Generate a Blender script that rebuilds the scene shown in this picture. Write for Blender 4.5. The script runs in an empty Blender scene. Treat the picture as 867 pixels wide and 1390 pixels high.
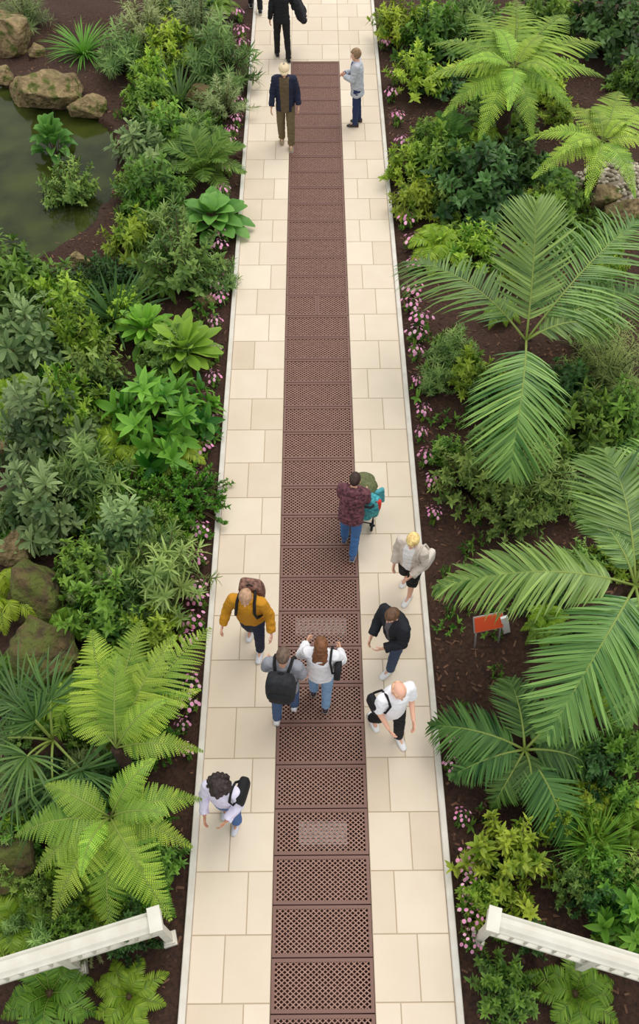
import bpy, bmesh, math, random
import numpy as np
from mathutils import Vector, Matrix, noise as mnoise

random.seed(7); R_=np.random.default_rng(7)
SC=bpy.context.scene; COL=SC.collection
PI=math.pi
def rad(d): return d*PI/180
def nz(v):
    v=np.asarray(v,float); return v/(np.linalg.norm(v,axis=-1,keepdims=True)+1e-9)

# ------------------------------------------------------------------ camera
F=1170.0; PCX,PCY=433.5,650.0; TH=math.atan(1643/F); CAMZ=10.2
YAW=-math.atan(14.5*math.cos(TH)/F)
c_r=np.array([math.cos(YAW),math.sin(YAW),0]); fh=np.array([-math.sin(YAW),math.cos(YAW),0])
c_f=math.cos(TH)*fh-math.sin(TH)*np.array([0,0,1.]); c_u=math.sin(TH)*fh+math.cos(TH)*np.array([0,0,1.])
CAM=np.array([0,0,CAMZ])
def ray(px,py): return c_f+c_r*(px-PCX)/F-c_u*(py-PCY)/F
def G(px,py,z=0.):
    d=ray(px,py); t=(z-CAM[2])/d[2]; return CAM+d*t
def S(px,py,z=0.):
    d=ray(px,py); return (z-CAM[2])/d[2]/F
CAM[0]=-G(435,1300)[0]
cd=bpy.data.cameras.new('camera'); cam=bpy.data.objects.new('camera',cd); COL.objects.link(cam)
cam.location=CAM; cam.rotation_euler=(PI/2-TH,0,YAW)
cd.sensor_fit='VERTICAL'; cd.sensor_height=36; cd.lens=F/1390*36; cd.shift_y=-45/1390; cd.clip_end=200
SC.camera=cam
SC.view_settings.view_transform='Standard'

# ------------------------------------------------------------------ materials
def lin(c):
    o=[]
    for v in c:
        v/=255.; o.append(v/12.92 if v<=.04045 else ((v+.055)/1.055)**2.4)
    return (*o,1)
def newmat(name):
    m=bpy.data.materials.new(name); m.use_nodes=True
    return m,m.node_tree.nodes,m.node_tree.links,m.node_tree.nodes['Principled BSDF']
def mat(name,c,rough=.6,c2=None,scale=20,bump=0,metal=0,spec=.4,bscale=None):
    m,N,L,b=newmat(name)
    b.inputs['Base Color'].default_value=lin(c); b.inputs['Roughness'].default_value=rough
    b.inputs['Metallic'].default_value=metal; b.inputs['Specular IOR Level'].default_value=spec
    if c2 or bump:
        tc=N.new('ShaderNodeTexCoord'); n=N.new('ShaderNodeTexNoise'); n.inputs['Scale'].default_value=scale; n.inputs['Detail'].default_value=6
        L.new(tc.outputs['Object'],n.inputs['Vector'])
        if c2:
            r=N.new('ShaderNodeValToRGB'); r.color_ramp.elements[0].position=.35; r.color_ramp.elements[1].position=.65
            r.color_ramp.elements[0].color=lin(c); r.color_ramp.elements[1].color=lin(c2)
            L.new(n.outputs['Fac'],r.inputs['Fac']); L.new(r.outputs['Color'],b.inputs['Base Color'])
        if bump:
            n2=n
            if bscale:
                n2=N.new('ShaderNodeTexNoise'); n2.inputs['Scale'].default_value=bscale; n2.inputs['Detail'].default_value=5; L.new(tc.outputs['Object'],n2.inputs['Vector'])
            bp=N.new('ShaderNodeBump'); bp.inputs['Strength'].default_value=bump; bp.inputs['Distance'].default_value=.03
            L.new(n2.outputs['Fac'],bp.inputs['Height']); L.new(bp.outputs['Normal'],b.inputs['Normal'])
    return m
def leafmat(name,dark,light,trans=.34,rough=.42,spec=.34):
    m,N,L,b=newmat(name)
    a=N.new('ShaderNodeAttribute'); a.attribute_name='Col'
    sp=N.new('ShaderNodeSeparateColor'); L.new(a.outputs['Color'],sp.inputs['Color'])
    mx=N.new('ShaderNodeMix'); mx.data_type='RGBA'; mx.inputs[6].default_value=lin(dark); mx.inputs[7].default_value=lin(light)
    L.new(sp.outputs['Red'],mx.inputs[0])
    oi=N.new('ShaderNodeObjectInfo'); mr=N.new('ShaderNodeMapRange'); mr.inputs[3].default_value=.78; mr.inputs[4].default_value=1.35
    L.new(oi.outputs['Random'],mr.inputs[0])
    mh=N.new('ShaderNodeMapRange'); mh.inputs[3].default_value=.484; mh.inputs[4].default_value=.516
    wn=N.new('ShaderNodeTexWhiteNoise'); wn.noise_dimensions='1D'; L.new(oi.outputs['Random'],wn.inputs['W']); L.new(wn.outputs['Value'],mh.inputs[0])
    hs=N.new('ShaderNodeHueSaturation'); hs.inputs['Saturation'].default_value=1.0; L.new(mx.outputs[2],hs.inputs['Color']); L.new(mr.outputs[0],hs.inputs['Value'])
    if 'pink' not in name: L.new(mh.outputs[0],hs.inputs['Hue'])
    L.new(hs.outputs['Color'],b.inputs['Base Color'])
    b.inputs['Roughness'].default_value=rough; b.inputs['Specular IOR Level'].default_value=spec
    t=N.new('ShaderNodeBsdfTranslucent'); L.new(hs.outputs['Color'],t.inputs['Color'])
    ms=N.new('ShaderNodeMixShader'); ms.inputs[0].default_value=trans
    L.new(b.outputs[0],ms.inputs[1]); L.new(t.outputs[0],ms.inputs[2]); L.new(ms.outputs[0],N['Material Output'].inputs['Surface'])
    return m
def attrmat(name,dark,light,rough=.7,amp=.6):
    m,N,L,b=newmat(name)
    a=N.new('ShaderNodeAttribute'); a.attribute_name='Col'
    sp=N.new('ShaderNodeSeparateColor'); L.new(a.outputs['Color'],sp.inputs['Color'])
    tc=N.new('ShaderNodeTexCoord'); n=N.new('ShaderNodeTexNoise'); n.inputs['Scale'].default_value=3; n.inputs['Detail'].default_value=9
    L.new(tc.outputs['Object'],n.inputs['Vector'])
    ad=N.new('ShaderNodeMath'); ad.operation='MULTIPLY_ADD'; ad.inputs[1].default_value=amp; L.new(n.outputs['Fac'],ad.inputs[0]); 
    sb=N.new('ShaderNodeMath'); sb.operation='SUBTRACT'; sb.inputs[1].default_value=amp/2; L.new(sp.outputs['Red'],sb.inputs[0]); L.new(sb.outputs[0],ad.inputs[2])
    mx=N.new('ShaderNodeMix'); mx.data_type='RGBA'; mx.inputs[6].default_value=lin(dark); mx.inputs[7].default_value=lin(light)
    L.new(ad.outputs[0],mx.inputs[0]); L.new(mx.outputs[2],b.inputs['Base Color']); b.inputs['Roughness'].default_value=rough
    return m

# ------------------------------------------------------------------ mesh builder
class MB:
    def __init__(s): s.v=[]; s.f=[]; s.c=[]; s.m=[]; s.n=0
    def add(s,v,f,c=None,m=0):
        v=np.asarray(v,float).reshape(-1,3)
        if isinstance(f,np.ndarray): f=(f+s.n).tolist()
        else: f=[[i+s.n for i in q] for q in f]
        s.v.append(v); s.f+=f; s.m+=[m]*len(f)
        s.c.append(np.full(len(v),.5) if c is None else np.broadcast_to(np.asarray(c,float),(len(v),)))
        s.n+=len(v)
    def mesh(s,name,mats,smooth=True,off=None):
        me=bpy.data.meshes.new(name); V=np.concatenate(s.v)
        if off is not None: V=V-np.asarray(off)
        me.from_pydata(V.tolist(),[],s.f)
        for m in mats: me.materials.append(m)
        me.polygons.foreach_set('material_index',np.array(s.m,dtype=np.int32))
        a=me.color_attributes.new('Col','FLOAT_COLOR','POINT'); cc=np.concatenate(s.c)
        a.data.foreach_set('color',np.stack([cc,cc,cc,np.ones_like(cc)],1).astype(np.float32).ravel())
        if smooth: me.polygons.foreach_set('use_smooth',np.ones(len(me.polygons),dtype=bool))
        me.update(); return me
    def obj(s,name,mats,parent=None,smooth=True,off=None):
        return mk(name,s.mesh(name,mats if isinstance(mats,(list,tuple)) else [mats],smooth,off),parent)
def mk(name,me,parent=None):
    o=bpy.data.objects.new(name,me); COL.objects.link(o)
    if parent: o.parent=parent
    return o
def empty(name,label,cat,loc,rz=0,group=None,scale=None):
    o=bpy.data.objects.new(name,None); COL.objects.link(o); o.empty_display_size=.1
    o.location=loc; o.rotation_euler=(0,0,rz); o['label']=label; o['category']=cat
    if scale is not None: o.scale=scale
    if group: o['group']=group
    return o
def tag(o,label=None,cat=None,group=None,kind=None):
    if label: o['label']=label
    if cat: o['category']=cat
    if group: o['group']=group
    if kind: o['kind']=kind
    return o
def frame(ax):
    ax=nz(ax); h=np.array([0,0,1.]) if abs(ax[2])<.9 else np.array([1.,0,0])
    a=nz(np.cross(ax,h)); return a,np.cross(ax,a),ax
def rings(mb,R,c=None,m=0,cap=True):
    R=np.asarray(R,float); k,n,_=R.shape; f=[]
    for i in range(k-1):
        for j in range(n):
            f.append([i*n+j,i*n+(j+1)%n,(i+1)*n+(j+1)%n,(i+1)*n+j])
    if cap: f.append(list(range(n))[::-1]); f.append([(k-1)*n+j for j in range(n)])
    mb.add(R.reshape(-1,3),f,c,m)
def tube(mb,pts,r,n=6,c=None,m=0):
    pts=np.asarray(pts,float); r=np.broadcast_to(np.asarray(r,float),(len(pts),)); T=np.gradient(pts,axis=0); out=[]
    a0,_,_=frame(T[0])
    for p,t,q in zip(pts,T,r):
        t=nz(t); a0=nz(a0-t*np.dot(a0,t)); b=np.cross(t,a0)
        an=np.arange(n)*2*PI/n
        out.append(p+q*(np.cos(an)[:,None]*a0+np.sin(an)[:,None]*b))
    rings(mb,out,c,m)
def cone(mb,p,q,r0,r1,n=12,flat0=False,flat1=False,c=None,m=0):
    p=np.asarray(p,float); q=np.asarray(q,float); a,b,ax=frame(q-p); L=np.linalg.norm(q-p); pr=[]
    pr+= [(0,r0)] if flat0 else [(r0*math.sin(x),r0*math.cos(x)) for x in (-1.5,-1.1,-.7,-.3,0)]
    pr+= [(L,r1)] if flat1 else [(L+r1*math.sin(x),r1*math.cos(x)) for x in (0,.3,.7,1.1,1.5)]
    an=np.arange(n)*2*PI/n; cs=np.cos(an)[:,None]*a+np.sin(an)[:,None]*b
    rings(mb,[p+ax*o+cs*r for o,r in pr],c,m)
def ell(mb,cn,ax,rd,n=14,k=9,c=None,m=0):
    cn=np.asarray(cn,float); X,Y,Z=[np.asarray(v,float) for v in ax]; an=np.arange(n)*2*PI/n; out=[]
    for t in np.linspace(-1.5,1.5,k):
        out.append(cn+Z*rd[2]*math.sin(t)+(np.cos(an)[:,None]*X*rd[0]+np.sin(an)[:,None]*Y*rd[1])*math.cos(t))
    rings(mb,out,c,m)
I3=(np.array([1.,0,0]),np.array([0,1.,0]),np.array([0,0,1.]))
def box(mb,c,s,ax=I3,c_=None,m=0):
    c=np.asarray(c,float); v=[c+ax[0]*s[0]/2*i+ax[1]*s[1]/2*j+ax[2]*s[2]/2*k for k in (-1,1) for j in (-1,1) for i in (-1,1)]
    mb.add(v,[[0,2,3,1],[4,5,7,6],[0,1,5,4],[2,6,7,3],[0,4,6,2],[1,3,7,5]],c_,m)
def remesh(mb,vox,it=4,fac=.5,wrinkle=0):
    me=mb.mesh('tmp',[]); o=bpy.data.objects.new('tmp',me); COL.objects.link(o)
    r=o.modifiers.new('r','REMESH'); r.mode='VOXEL'; r.voxel_size=vox
    if it: s=o.modifiers.new('s','SMOOTH'); s.factor=fac; s.iterations=it
    dg=bpy.context.evaluated_depsgraph_get(); dg.update()
    out=bpy.data.meshes.new_from_object(o.evaluated_get(dg)); bpy.data.objects.remove(o); bpy.data.meshes.remove(me)
    if wrinkle:
        sd=Vector((R_.random()*9,R_.random()*9,0))
        nn=[v.normal.copy() for v in out.vertices]
        for v,nv in zip(out.vertices,nn):
            q=v.co+sd; a=mnoise.noise(Vector((q.x*9,q.y*9,q.z*17))); b=mnoise.noise(Vector((q.x*21,q.y*21,q.z*30)))
            v.co+=nv*wrinkle*(1-2.2*abs(a)+.5*b)
    out.materials.clear(); out.polygons.foreach_set('use_smooth',np.ones(len(out.polygons),dtype=bool)); return out
def setmats(me,mats,fn=None):
    for m in mats: me.materials.append(m)
    n=len(me.polygons); idx=np.zeros(n,dtype=np.int32)
    if fn:
        C=np.zeros(n*3,dtype=np.float32); me.polygons.foreach_get('center',C); C=C.reshape(-1,3)
        Nn=np.zeros(n*3,dtype=np.float32); me.polygons.foreach_get('normal',Nn); Nn=Nn.reshape(-1,3)
        fn(C,Nn,idx)
    me.polygons.foreach_set('material_index',idx); me.update(); return me

# ------------------------------------------------------------------ people
skins={'fair':(222,172,144),'tan':(200,145,115),'pink':(230,178,152)}
M_sole=mat('shoe_sole',(210,205,198),.7)
M_eyew=mat('eye_white',(240,238,235),.3); M_iris=mat('iris',(50,35,25),.3); M_lip=mat('lip',(180,100,95),.5)
_mc={}
def cm(kind,c,c2=None,rough=.8,bump=.5,scale=9):
    k=(kind,c,c2)
    if k not in _mc: _mc[k]=mat(kind,c,rough,c2,scale if not c2 else 26,bump,bscale=11)
    return _mc[k]
def hand(mb,w,d,n,side,s,curl=1.):
    d=nz(d); n=nz(n-d*np.dot(n,d)); lat=np.cross(d,n)*side
    ell(mb,w+d*.048*s,(lat,n,d),(.04*s,.016*s,.055*s),10,7)
    for off,ln in ((-.03,.064),(-.0105,.076),(.0095,.08),(.029,.07)):
        p=w+d*.088*s+lat*off*s; r=.0092*s
        for i,k in enumerate((14,38,62)):
            k=rad(k*curl); q=p+(d*math.cos(k)+n*math.sin(k))*ln*s*(.42,.33,.27)[i]
            cone(mb,p,q,r,r*.92,8); p=q; r*=.92
    p=w+d*.025*s+lat*.032*s
    for dv,l in ((d*.55+lat*.75+n*.3,.042),(d*.85+lat*.3+n*.35,.034)):
        q=p+nz(dv)*l*s; cone(mb,p,q,.0115*s,.010*s,8); p=q
def person(label,foot,rz,h=1.75,lean=3,legL=(12,4),legR=(-14,8),armL=(0,8,12,0),armR=(0,8,12,0),head=(5,0),skin='fair',
           hair=('short',(70,48,32)),top=None,bottom=None,shoe=(235,235,232),hat=None):
    s=h/1.75; fx,fy=foot; gp=G(fx,fy)
    root=empty('person',label,'person',(gp[0],gp[1],0),rad(rz))
    ph=rad(lean); X=np.array([1.,0,0]); U=np.array([0,math.sin(ph),math.cos(ph)]); FV=np.array([0,math.cos(ph),-math.sin(ph)])
    pel=np.zeros(3); J={}
    for sd,(a,b) in ((-1,legL),(1,legR)):
        hip=pel+X*sd*.092*s-np.array([0,0,.02])*s
        kn=hip+.43*s*nz([.02*sd,math.sin(rad(a)),-math.cos(rad(a))])
        an=kn+.41*s*np.array([0,math.sin(rad(a-b)),-math.cos(rad(a-b))]); J[('leg',sd)]=[hip,kn,an]
    z0=min(J[('leg',-1)][2][2],J[('leg',1)][2][2])-.085*s
    ym=(J[('leg',-1)][2][1]+J[('leg',1)][2][1])/2
    off=np.array([0,-ym,-z0])
    pel=pel+off
    for k in J: J[k]=[p+off for p in J[k]]
    sc=pel+U*.495*s
    for sd,(p,ab,e,iy) in ((-1,armL),(1,armR)):
        sh=sc+X*sd*.178*s; p0=rad(p); p1=rad(p+e); ab=rad(ab); iy=rad(iy)
        el=sh+.29*s*np.array([sd*math.sin(ab),math.sin(p0)*math.cos(ab),-math.cos(p0)*math.cos(ab)])
        fd=np.array([-sd*math.sin(iy)+sd*math.sin(ab)*.5*(iy==0),math.sin(p1)*math.cos(iy),-math.cos(p1)*math.cos(iy)])
        wr=el+.25*s*nz(fd); J[('arm',sd)]=[sh,el,wr,nz(fd)]
    hp,hy=rad(head[0]+lean),rad(head[1])
    HY=np.array([-math.sin(hy)*math.cos(hp),math.cos(hy)*math.cos(hp),-math.sin(hp)]); HX=nz(np.cross(HY,[0,0,1])); HZ=np.cross(HX,HY)
    nb=pel+U*.55*s; hc=nb+U*.085*s+HZ*.055*s+HY*.015*s
    HA=(HX,HY,HZ)
    def hl(x,y,z): return hc+(HX*x+HY*y+HZ*z)*s
    # body
    b=MB()
    TR=[(-.07,.150,.105),(.0,.158,.112),(.12,.138,.098),(.25,.145,.103),(.38,.165,.112),(.47,.16,.095),(.53,.09,.07),(.56,.06,.058)]
    ang=np.arange(20)*2*PI/20
    def torso(mb,lst,grow):
        rings(mb,[pel+U*o*s+(np.cos(ang)[:,None]*X*(a+grow)+np.sin(ang)[:,None]*FV*(bb+grow))*s for o,a,bb in lst])
    torso(b,TR,0)
    cone(b,pel+U*.5*s,hl(0,-.015,-.06),.056*s,.053*s)
    ell(b,hl(0,-.01,.02),HA,(.076*s,.097*s,.1*s),18,12); ell(b,hl(0,.022,-.045),HA,(.058*s,.07*s,.076*s),16,10)
    ell(b,hl(0,.068,-.1),HA,(.026*s,.022*s,.018*s)); cone(b,hl(0,.088,.008),hl(0,.104,-.034),.008*s,.0155*s,8)
    ell(b,hl(0,.078,.024),HA,(.05*s,.016*s,.011*s)); ell(b,hl(0,.083,-.066),HA,(.026*s,.013*s,.01*s))
    for sd in (-1,1): ell(b,hl(sd*.077,-.008,-.012),HA,(.011*s,.02*s,.033*s),10,7)
    for sd in (-1,1):
        hip,kn,ank=J[('leg',sd)]; cone(b,hip,kn,.082*s,.054*s); cone(b,kn,ank,.054*s,.036*s)
        sh,el,wr,fd=J[('arm',sd)]; cone(b,sh,el,.05*s,.038*s); cone(b,el,wr,.04*s,.026*s)
        cone(b,sc+X*sd*.07*s,sh,.06*s,.052*s)
        pn=nz(np.array([-sd*1.,0.1,0.])-fd*np.dot(np.array([-sd*1.,.1,0]),fd)); hand(b,wr,fd,pn,sd,s)
        cone(b,ank,ank+np.array([0,.1,-.045])*s,.034*s,.026*s)
    me=remesh(b,.0068*s,3,.45)
    def bf(C,Nn,idx):
        q=(C-hc)/s; x,y,z=q@HX,q@HY,q@HZ
        idx[(np.abs(x)<.025)&(y>.07)&(np.abs(z+.066)<.01)]=1
        idx[(np.abs(x)>.014)&(np.abs(x)<.05)&(y>.06)&(np.abs(z-.027)<.006)]=2
    sk=mat('skin_'+skin,skins[skin],.55,spec=.3); hm=cm('hair',hair[1],tuple(min(255,int(v*1.35)) for v in hair[1]),.55,.8)
    mk('body',setmats(me,[sk,M_lip,hm],bf),root)
    for sd in (-1,1):
        e=MB(); ell(e,hl(sd*.031,.079,.002),HA,(.0145*s,.012*s,.010*s),10,8); ell(e,hl(sd*.031,.087,.002),HA,(.0065*s,.006*s,.0065*s),8,6,m=1)
        e.obj('eye',[M_eyew,M_iris],root)
    # trousers
    bl=bottom.get('len','long'); t=MB()
    torso(t,[(-.1,.12,.1),(-.06,.155,.112),(.0,.162,.117),(.07,.152,.108),(.1,.146,.104)],.008)
    for sd in (-1,1):
        hip,kn,ank=J[('leg',sd)]; lo=bottom.get('loose',1.)
        if bl=='short': cone(t,hip,hip+(kn-hip)*1.05,.104*s,.086*s,16,flat1=True)
        else:
            cone(t,hip,kn,.096*s,.07*s*lo,16); cone(t,kn,kn+(ank-kn)*1.02,.07*s*lo,.058*s*lo,16,flat1=True)
    mk(bottom.get('name','trousers'),setmats(remesh(t,.011*s,3,wrinkle=.007),[cm('cloth_bottom',bottom['col'],bottom.get('col2'))]),root)
    # top
    t=MB(); lo=top.get('loose',.016); hem=top.get('hem',-.1)
    torso(t,[(hem,.158+top.get('flare',0),.113+top.get('flare',0))]+[(o,max(a,.148),max(bb,.105)) for o,a,bb in TR if o>hem+.03 and o<.44]+[(.47,.158,.092),(.525,.085,.066)],lo)
    sl=top.get('sleeve','long')
    for sd in (-1,1):
        sh,el,wr,fd=J[('arm',sd)]; gr=lo*.6
        cone(t,sc+X*sd*.07*s,sh,(.058+gr)*s,(.054+gr)*s,14)
        if sl=='short': cone(t,sh,sh+(el-sh)*.8,(.054+gr)*s,(.053+gr)*s,14,flat1=True)
        else:
            cone(t,sh,el,(.054+gr)*s,(.045+gr)*s,14); cone(t,el,el+(wr-el)*.94,(.046+gr)*s,(.036+gr)*s,14,flat1=True)
    if top.get('collar'): cone(t,pel+U*.5*s,nb+U*.02*s,.085*s,.07*s,16,flat1=True)
    if top.get('hood'): ell(t,nb-FV*.08*s-U*.02*s,(X,FV,U),(.1*s,.06*s,.07*s))
    tm=[cm('cloth_top',top['col'],top.get('col2'))]; fn=None
    if top.get('inner'):
        tm.append(cm('cloth_inner',top['inner'])); w=top.get('open',.06)
        def fn(C,Nn,idx):
            q=(C-pel)/s; x,f_,u=q[:,0],q@FV,q@U
            idx[(np.abs(x)<w+.03*(u-.2))&(f_>.03)&((Nn@FV)>.2)&(u>-.2)&(u<.56)]=1
    mk(top.get('name','jacket'),setmats(remesh(t,.0105*s,3,wrinkle=.009),tm,fn),root)
    # shoes
    for sd in (-1,1):
        hip,kn,ank=J[('leg',sd)]; best=0
        for k in range(0,56):
            a=rad(k)
            if ank[2]-(.085*math.cos(a)+.14*math.sin(a))*s<=.0: best=k;break
            best=k
        if ank[2]<.1*s: best=0
        a=rad(best); fy_=np.array([0,math.cos(a),-math.sin(a)]); fz=np.array([0,math.sin(a),math.cos(a)]); fo=MB()
        for mi in (0,1):
            out=[]
            for y,w,zt in ((-.085,.02,.05),(-.075,.034,.085),(-.03,.04,.11),(.03,.042,.1),(.08,.046,.072),(.13,.046,.055),(.17,.036,.045),(.19,.016,.035)):
                if mi==1: zt=.02; w=w+.004
                zb=.0 if mi else .012
                pr=[(-w,zb),(-w*1.0,zb+(zt-zb)*.5),(-w*.6,zt*.97),(0,zt),(w*.6,zt*.97),(w,zb+(zt-zb)*.5),(w,zb),(0,zb)]
                out.append([ank+(X*xx+fy_*y+fz*(zz-.085))*s for xx,zz in pr])
            rings(fo,out,m=mi)
        fo.obj('shoe',[cm('shoe',shoe,None,.5,.0),M_sole],root)
    # hair
    hk=hair[0]
    if hk!='bald':
        hb=MB(); big={'short':1.06,'long':1.08,'curly':1.42,'wavy':1.16,'fringe':1.04}[hk]
        n,k=28,20; out=[]
        for i,t_ in enumerate(np.linspace(-1.5,1.5,k)):
            ring=[]
            for j in range(n):
                a=j*2*PI/n; d=np.array([math.cos(a)*math.cos(t_),math.sin(a)*math.cos(t_),math.sin(t_)])
                p=np.array([0,-.012,.022])+d*np.array([.08,.101,.104])*big
                line=.062 if p[1]>.045 else (-.01-.02*(p[1]<0) if p[1]>-.03 else -.075)
                if hk in('curly','wavy','long') and p[1]<.03: line-=.05
                w=1. if p[2]>line else .72/big
                if hk=='fringe' and p[2]>.075-.3*max(0,-p[1]-.03): w=.86
                nzv=(.05 if hk=='curly' else .022)*math.sin(a*7+i*2.3)*math.cos(t_*9+j)
                ring.append(hl(*(np.array([0,-.012,.022])+(p-np.array([0,-.012,.022]))*w*(1+nzv))))
            out.append(ring)
        rings(hb,out)
        if hk=='long':
            out=[]
            for z,y,w,dd in ((.0,-.05,.085,.06),(-.08,-.06,.09,.06),(-.16,-.085,.105,.05),(-.24,-.105,.11,.045),(-.32,-.115,.1,.035),(-.38,-.12,.05,.02)):
                out.append([hc+(X*w*math.cos(a)*(1+.06*math.sin(5*a))+FV*(y+dd*math.sin(a))+U*z)*s for a in np.arange(20)*2*PI/20])
            rings(hb,out[::-1])
            mk('hair',setmats(remesh(hb,.009,2,wrinkle=.007),[hm]),root)
        elif hk=='curly':
            for i in range(130):
                d=nz(R_.normal(size=3)); d[2]=d[2]*.9+.1
                if d[1]>.5 and d[2]<.35: continue
                ell(hb,hl(*(np.array([0,-.02,.02])+d*np.array([.14,.145,.145])*R_.uniform(.85,1.08))),HA,(.028*s,)*3,7,5)
            mk('hair',setmats(remesh(hb,.009,1),[hm]),root)
        else: hb.obj('hair',hm,root)
    if hat:
        hb=MB(); out=[]
        for t_ in np.linspace(0,1.5,8): out.append([hl(math.cos(a)*.102*math.cos(t_),.0+math.sin(a)*.126*math.cos(t_),.045+.085*math.sin(t_)) for a in np.arange(24)*2*PI/24])
        rings(hb,out)
        out=[]
        for r in (0,1): out.append([hl(math.cos(a)*.09,.06+max(0,math.sin(a))*.125-.05*(math.sin(a)<0),.055-.012*r-.02*max(0,math.sin(a))) for a in np.arange(24)*2*PI/24])
        rings(hb,out[::-1]); hb.obj('cap',cm('hat',hat),root)
    return dict(root=root,pel=pel,U=U,FV=FV,X=X,s=s,J=J,sc=sc,nb=nb,rz=rz,g=gp)
def worn(fr,name,label,cat,lp):
    r=fr['rz']; c,s_=math.cos(rad(r)),math.sin(rad(r)); g=fr['g']
    return empty(name,label,cat,(g[0]+c*lp[0]-s_*lp[1],g[1]+s_*lp[0]+c*lp[1],lp[2]),rad(r))
def backpack(fr,label,col,col2=None,w=.15,h=.4,d=.085,strap=(20,20,22),pocket=None,gap=.13):
    s=fr['s']; U,FV,X,pel=fr['U'],fr['FV'],fr['X'],fr['pel']
    base=pel+U*.1*s-FV*(gap+d)*s; root=worn(fr,'backpack',label,'backpack',base)
    mb=MB(); an=np.arange(20)*2*PI/20
    cx=np.sign(np.cos(an))*np.abs(np.cos(an))**.5; sy=np.sign(np.sin(an))*np.abs(np.sin(an))**.5; out=[]
    for o,k in ((0,.75),(.03,.97),(h*.3,1.02),(h*.65,1.),(h*.88,.9),(h*.97,.7),(h,.35)):
        out.append(base+U*o+(cx[:,None]*X*w*k+sy[:,None]*FV*d*k))
    rings(mb,out); m=cm('pack',col,col2)
    mb.obj('main_body',m,root,off=base)
    mb=MB(); out=[]
    for o,k in ((.03,.7),(.05,.95),(h*.45,.95),(h*.52,.6)): out.append(base-FV*d*.85+U*o+(cx[:,None]*X*w*.78*k+sy[:,None]*FV*.045*k))
    rings(mb,out); mb.obj('front_pocket',cm('pack',pocket or col,None),root,off=base)
    for sd in (-1,1):
        mb=MB(); sh=fr['sc']
        P=[base+U*h*.9+X*sd*.07+FV*d*.8, sh+X*sd*.1*s+U*.085*s-FV*.05*s, sh+X*sd*.11*s+U*.085*s+FV*.05*s, sh+X*sd*.12*s+FV*.14*s-U*.05*s, sh+X*sd*.14*s+FV*.135*s-U*.2*s, pel+U*.16*s+X*sd*.17*s+FV*.04*s, base+U*.06+X*sd*w*.8+FV*d*.7]
        tube(mb,P,.018,6); mb.obj('shoulder_strap',cm('strap',strap),root,off=base)
    mb=MB(); tube(mb,[base+U*h*.97+X*-.04+FV*d*.4,base+U*(h+.035)+FV*d*.4,base+U*h*.97+X*.04+FV*d*.4],.008); mb.obj('grab_handle',cm('strap',strap),root,off=base)
    return root
def shoulderbag(fr,label,col,sd,low=.05,name='shoulder_bag',k_=1.,strap=(20,20,22)):
    s=fr['s']; U,FV,X,pel=fr['U'],fr['FV'],fr['X'],fr['pel']
    c=pel+X*sd*.24*s+U*low*s-FV*.06; root=worn(fr,name,label,'bag',c); mb=MB(); an=np.arange(20)*2*PI/20
    cx=np.sign(np.cos(an))*np.abs(np.cos(an))**.5; sy=np.sign(np.sin(an))*np.abs(np.sin(an))**.5
    rings(mb,[c+U*o+cx[:,None]*X*.055*k_*k+sy[:,None]*FV*.14*k_*k for o,k in ((0,.8),(.02,1),(.15,.98),(.22,.85),(.24,.5))]); mb.obj('bag_body',cm('bag',col),root,off=c)
    mb=MB(); sh=fr['sc']; tube(mb,[c+U*.2+FV*.1*k_,(c+sh)/2+X*sd*.05+FV*.13,sh+X*sd*.12+FV*.1,sh+X*sd*.12+U*.085,sh+X*sd*.12-FV*.1,(c+sh)/2+X*sd*.05-FV*.12,c+U*.2-FV*.1*k_],.014)
    mb.obj('bag_strap',cm('strap',strap),root,off=c)

BLK=(24,24,27)
person('person in black whose legs alone show at the top edge beside the left kerb',(347,14),5,1.75,top=dict(col=BLK),bottom=dict(col=BLK),shoe=BLK)
p=person('person dressed all in black walking away near the far end of the grates',(384,80),12,1.7,legL=(12,4),legR=(-8,8),armR=(20,18,65,0),armL=(-5,10,15,0),skin='tan',hair=('short',(90,70,55)),top=dict(name='sweater',col=BLK,loose=.02),bottom=dict(col=BLK),shoe=(30,30,32))
sh,el,wr,fd=p['J'][('arm',1)]; c=(el+wr)/2+np.array([.04,0,0]); ct=worn(p,'coat','black coat draped over the arm of the person in black','coat',c)
mb=MB()
for i in range(9):
    t=i/8; q=el+(wr-el)*(t*1.3-.15)+np.array([.06,0,.04]); cone(mb,q,q+np.array([.14+.05*math.sin(i*2),.0,-.38-.06*math.sin(i*1.7)]),.085,.075,10); cone(mb,q,q+np.array([-.04,0,-.14]),.06,.04,10)
me=setmats(remesh(mb,.014,3,wrinkle=.012),[cm('coat',(34,34,40))])
me.transform(Matrix.Translation(Vector(-c))); mk('coat_cloth',me,ct)
person('man in beige flat cap, navy jacket and khaki trousers walking towards the camera',(389,196),178,1.7,lean=1,legL=(8,4),legR=(-6,8),armL=(-6,12,22,0),armR=(4,12,20,0),head=(10,5),skin='fair',hair=('short',(120,110,100)),hat=(222,202,164),
  top=dict(col=(28,34,58),inner=(98,82,58),open=.085,loose=.03,hem=-.13,collar=True),bottom=dict(col=(112,98,68),loose=1.15),shoe=(150,130,100))
person('woman in pale grey cardigan and blue jeans standing at the right kerb facing left',(484,169),85,1.57,legL=(2,2),legR=(-3,2),armL=(15,4,70,45),armR=(15,4,80,40),head=(8,5),skin='pink',hair=('wavy',(122,98,70)),
  top=dict(name='cardigan',col=(188,192,200),inner=(70,90,125),open=.05,loose=.03,hem=-.2,flare=.01),bottom=dict(name='jeans',col=(38,52,92)),shoe=(60,45,40))
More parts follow.
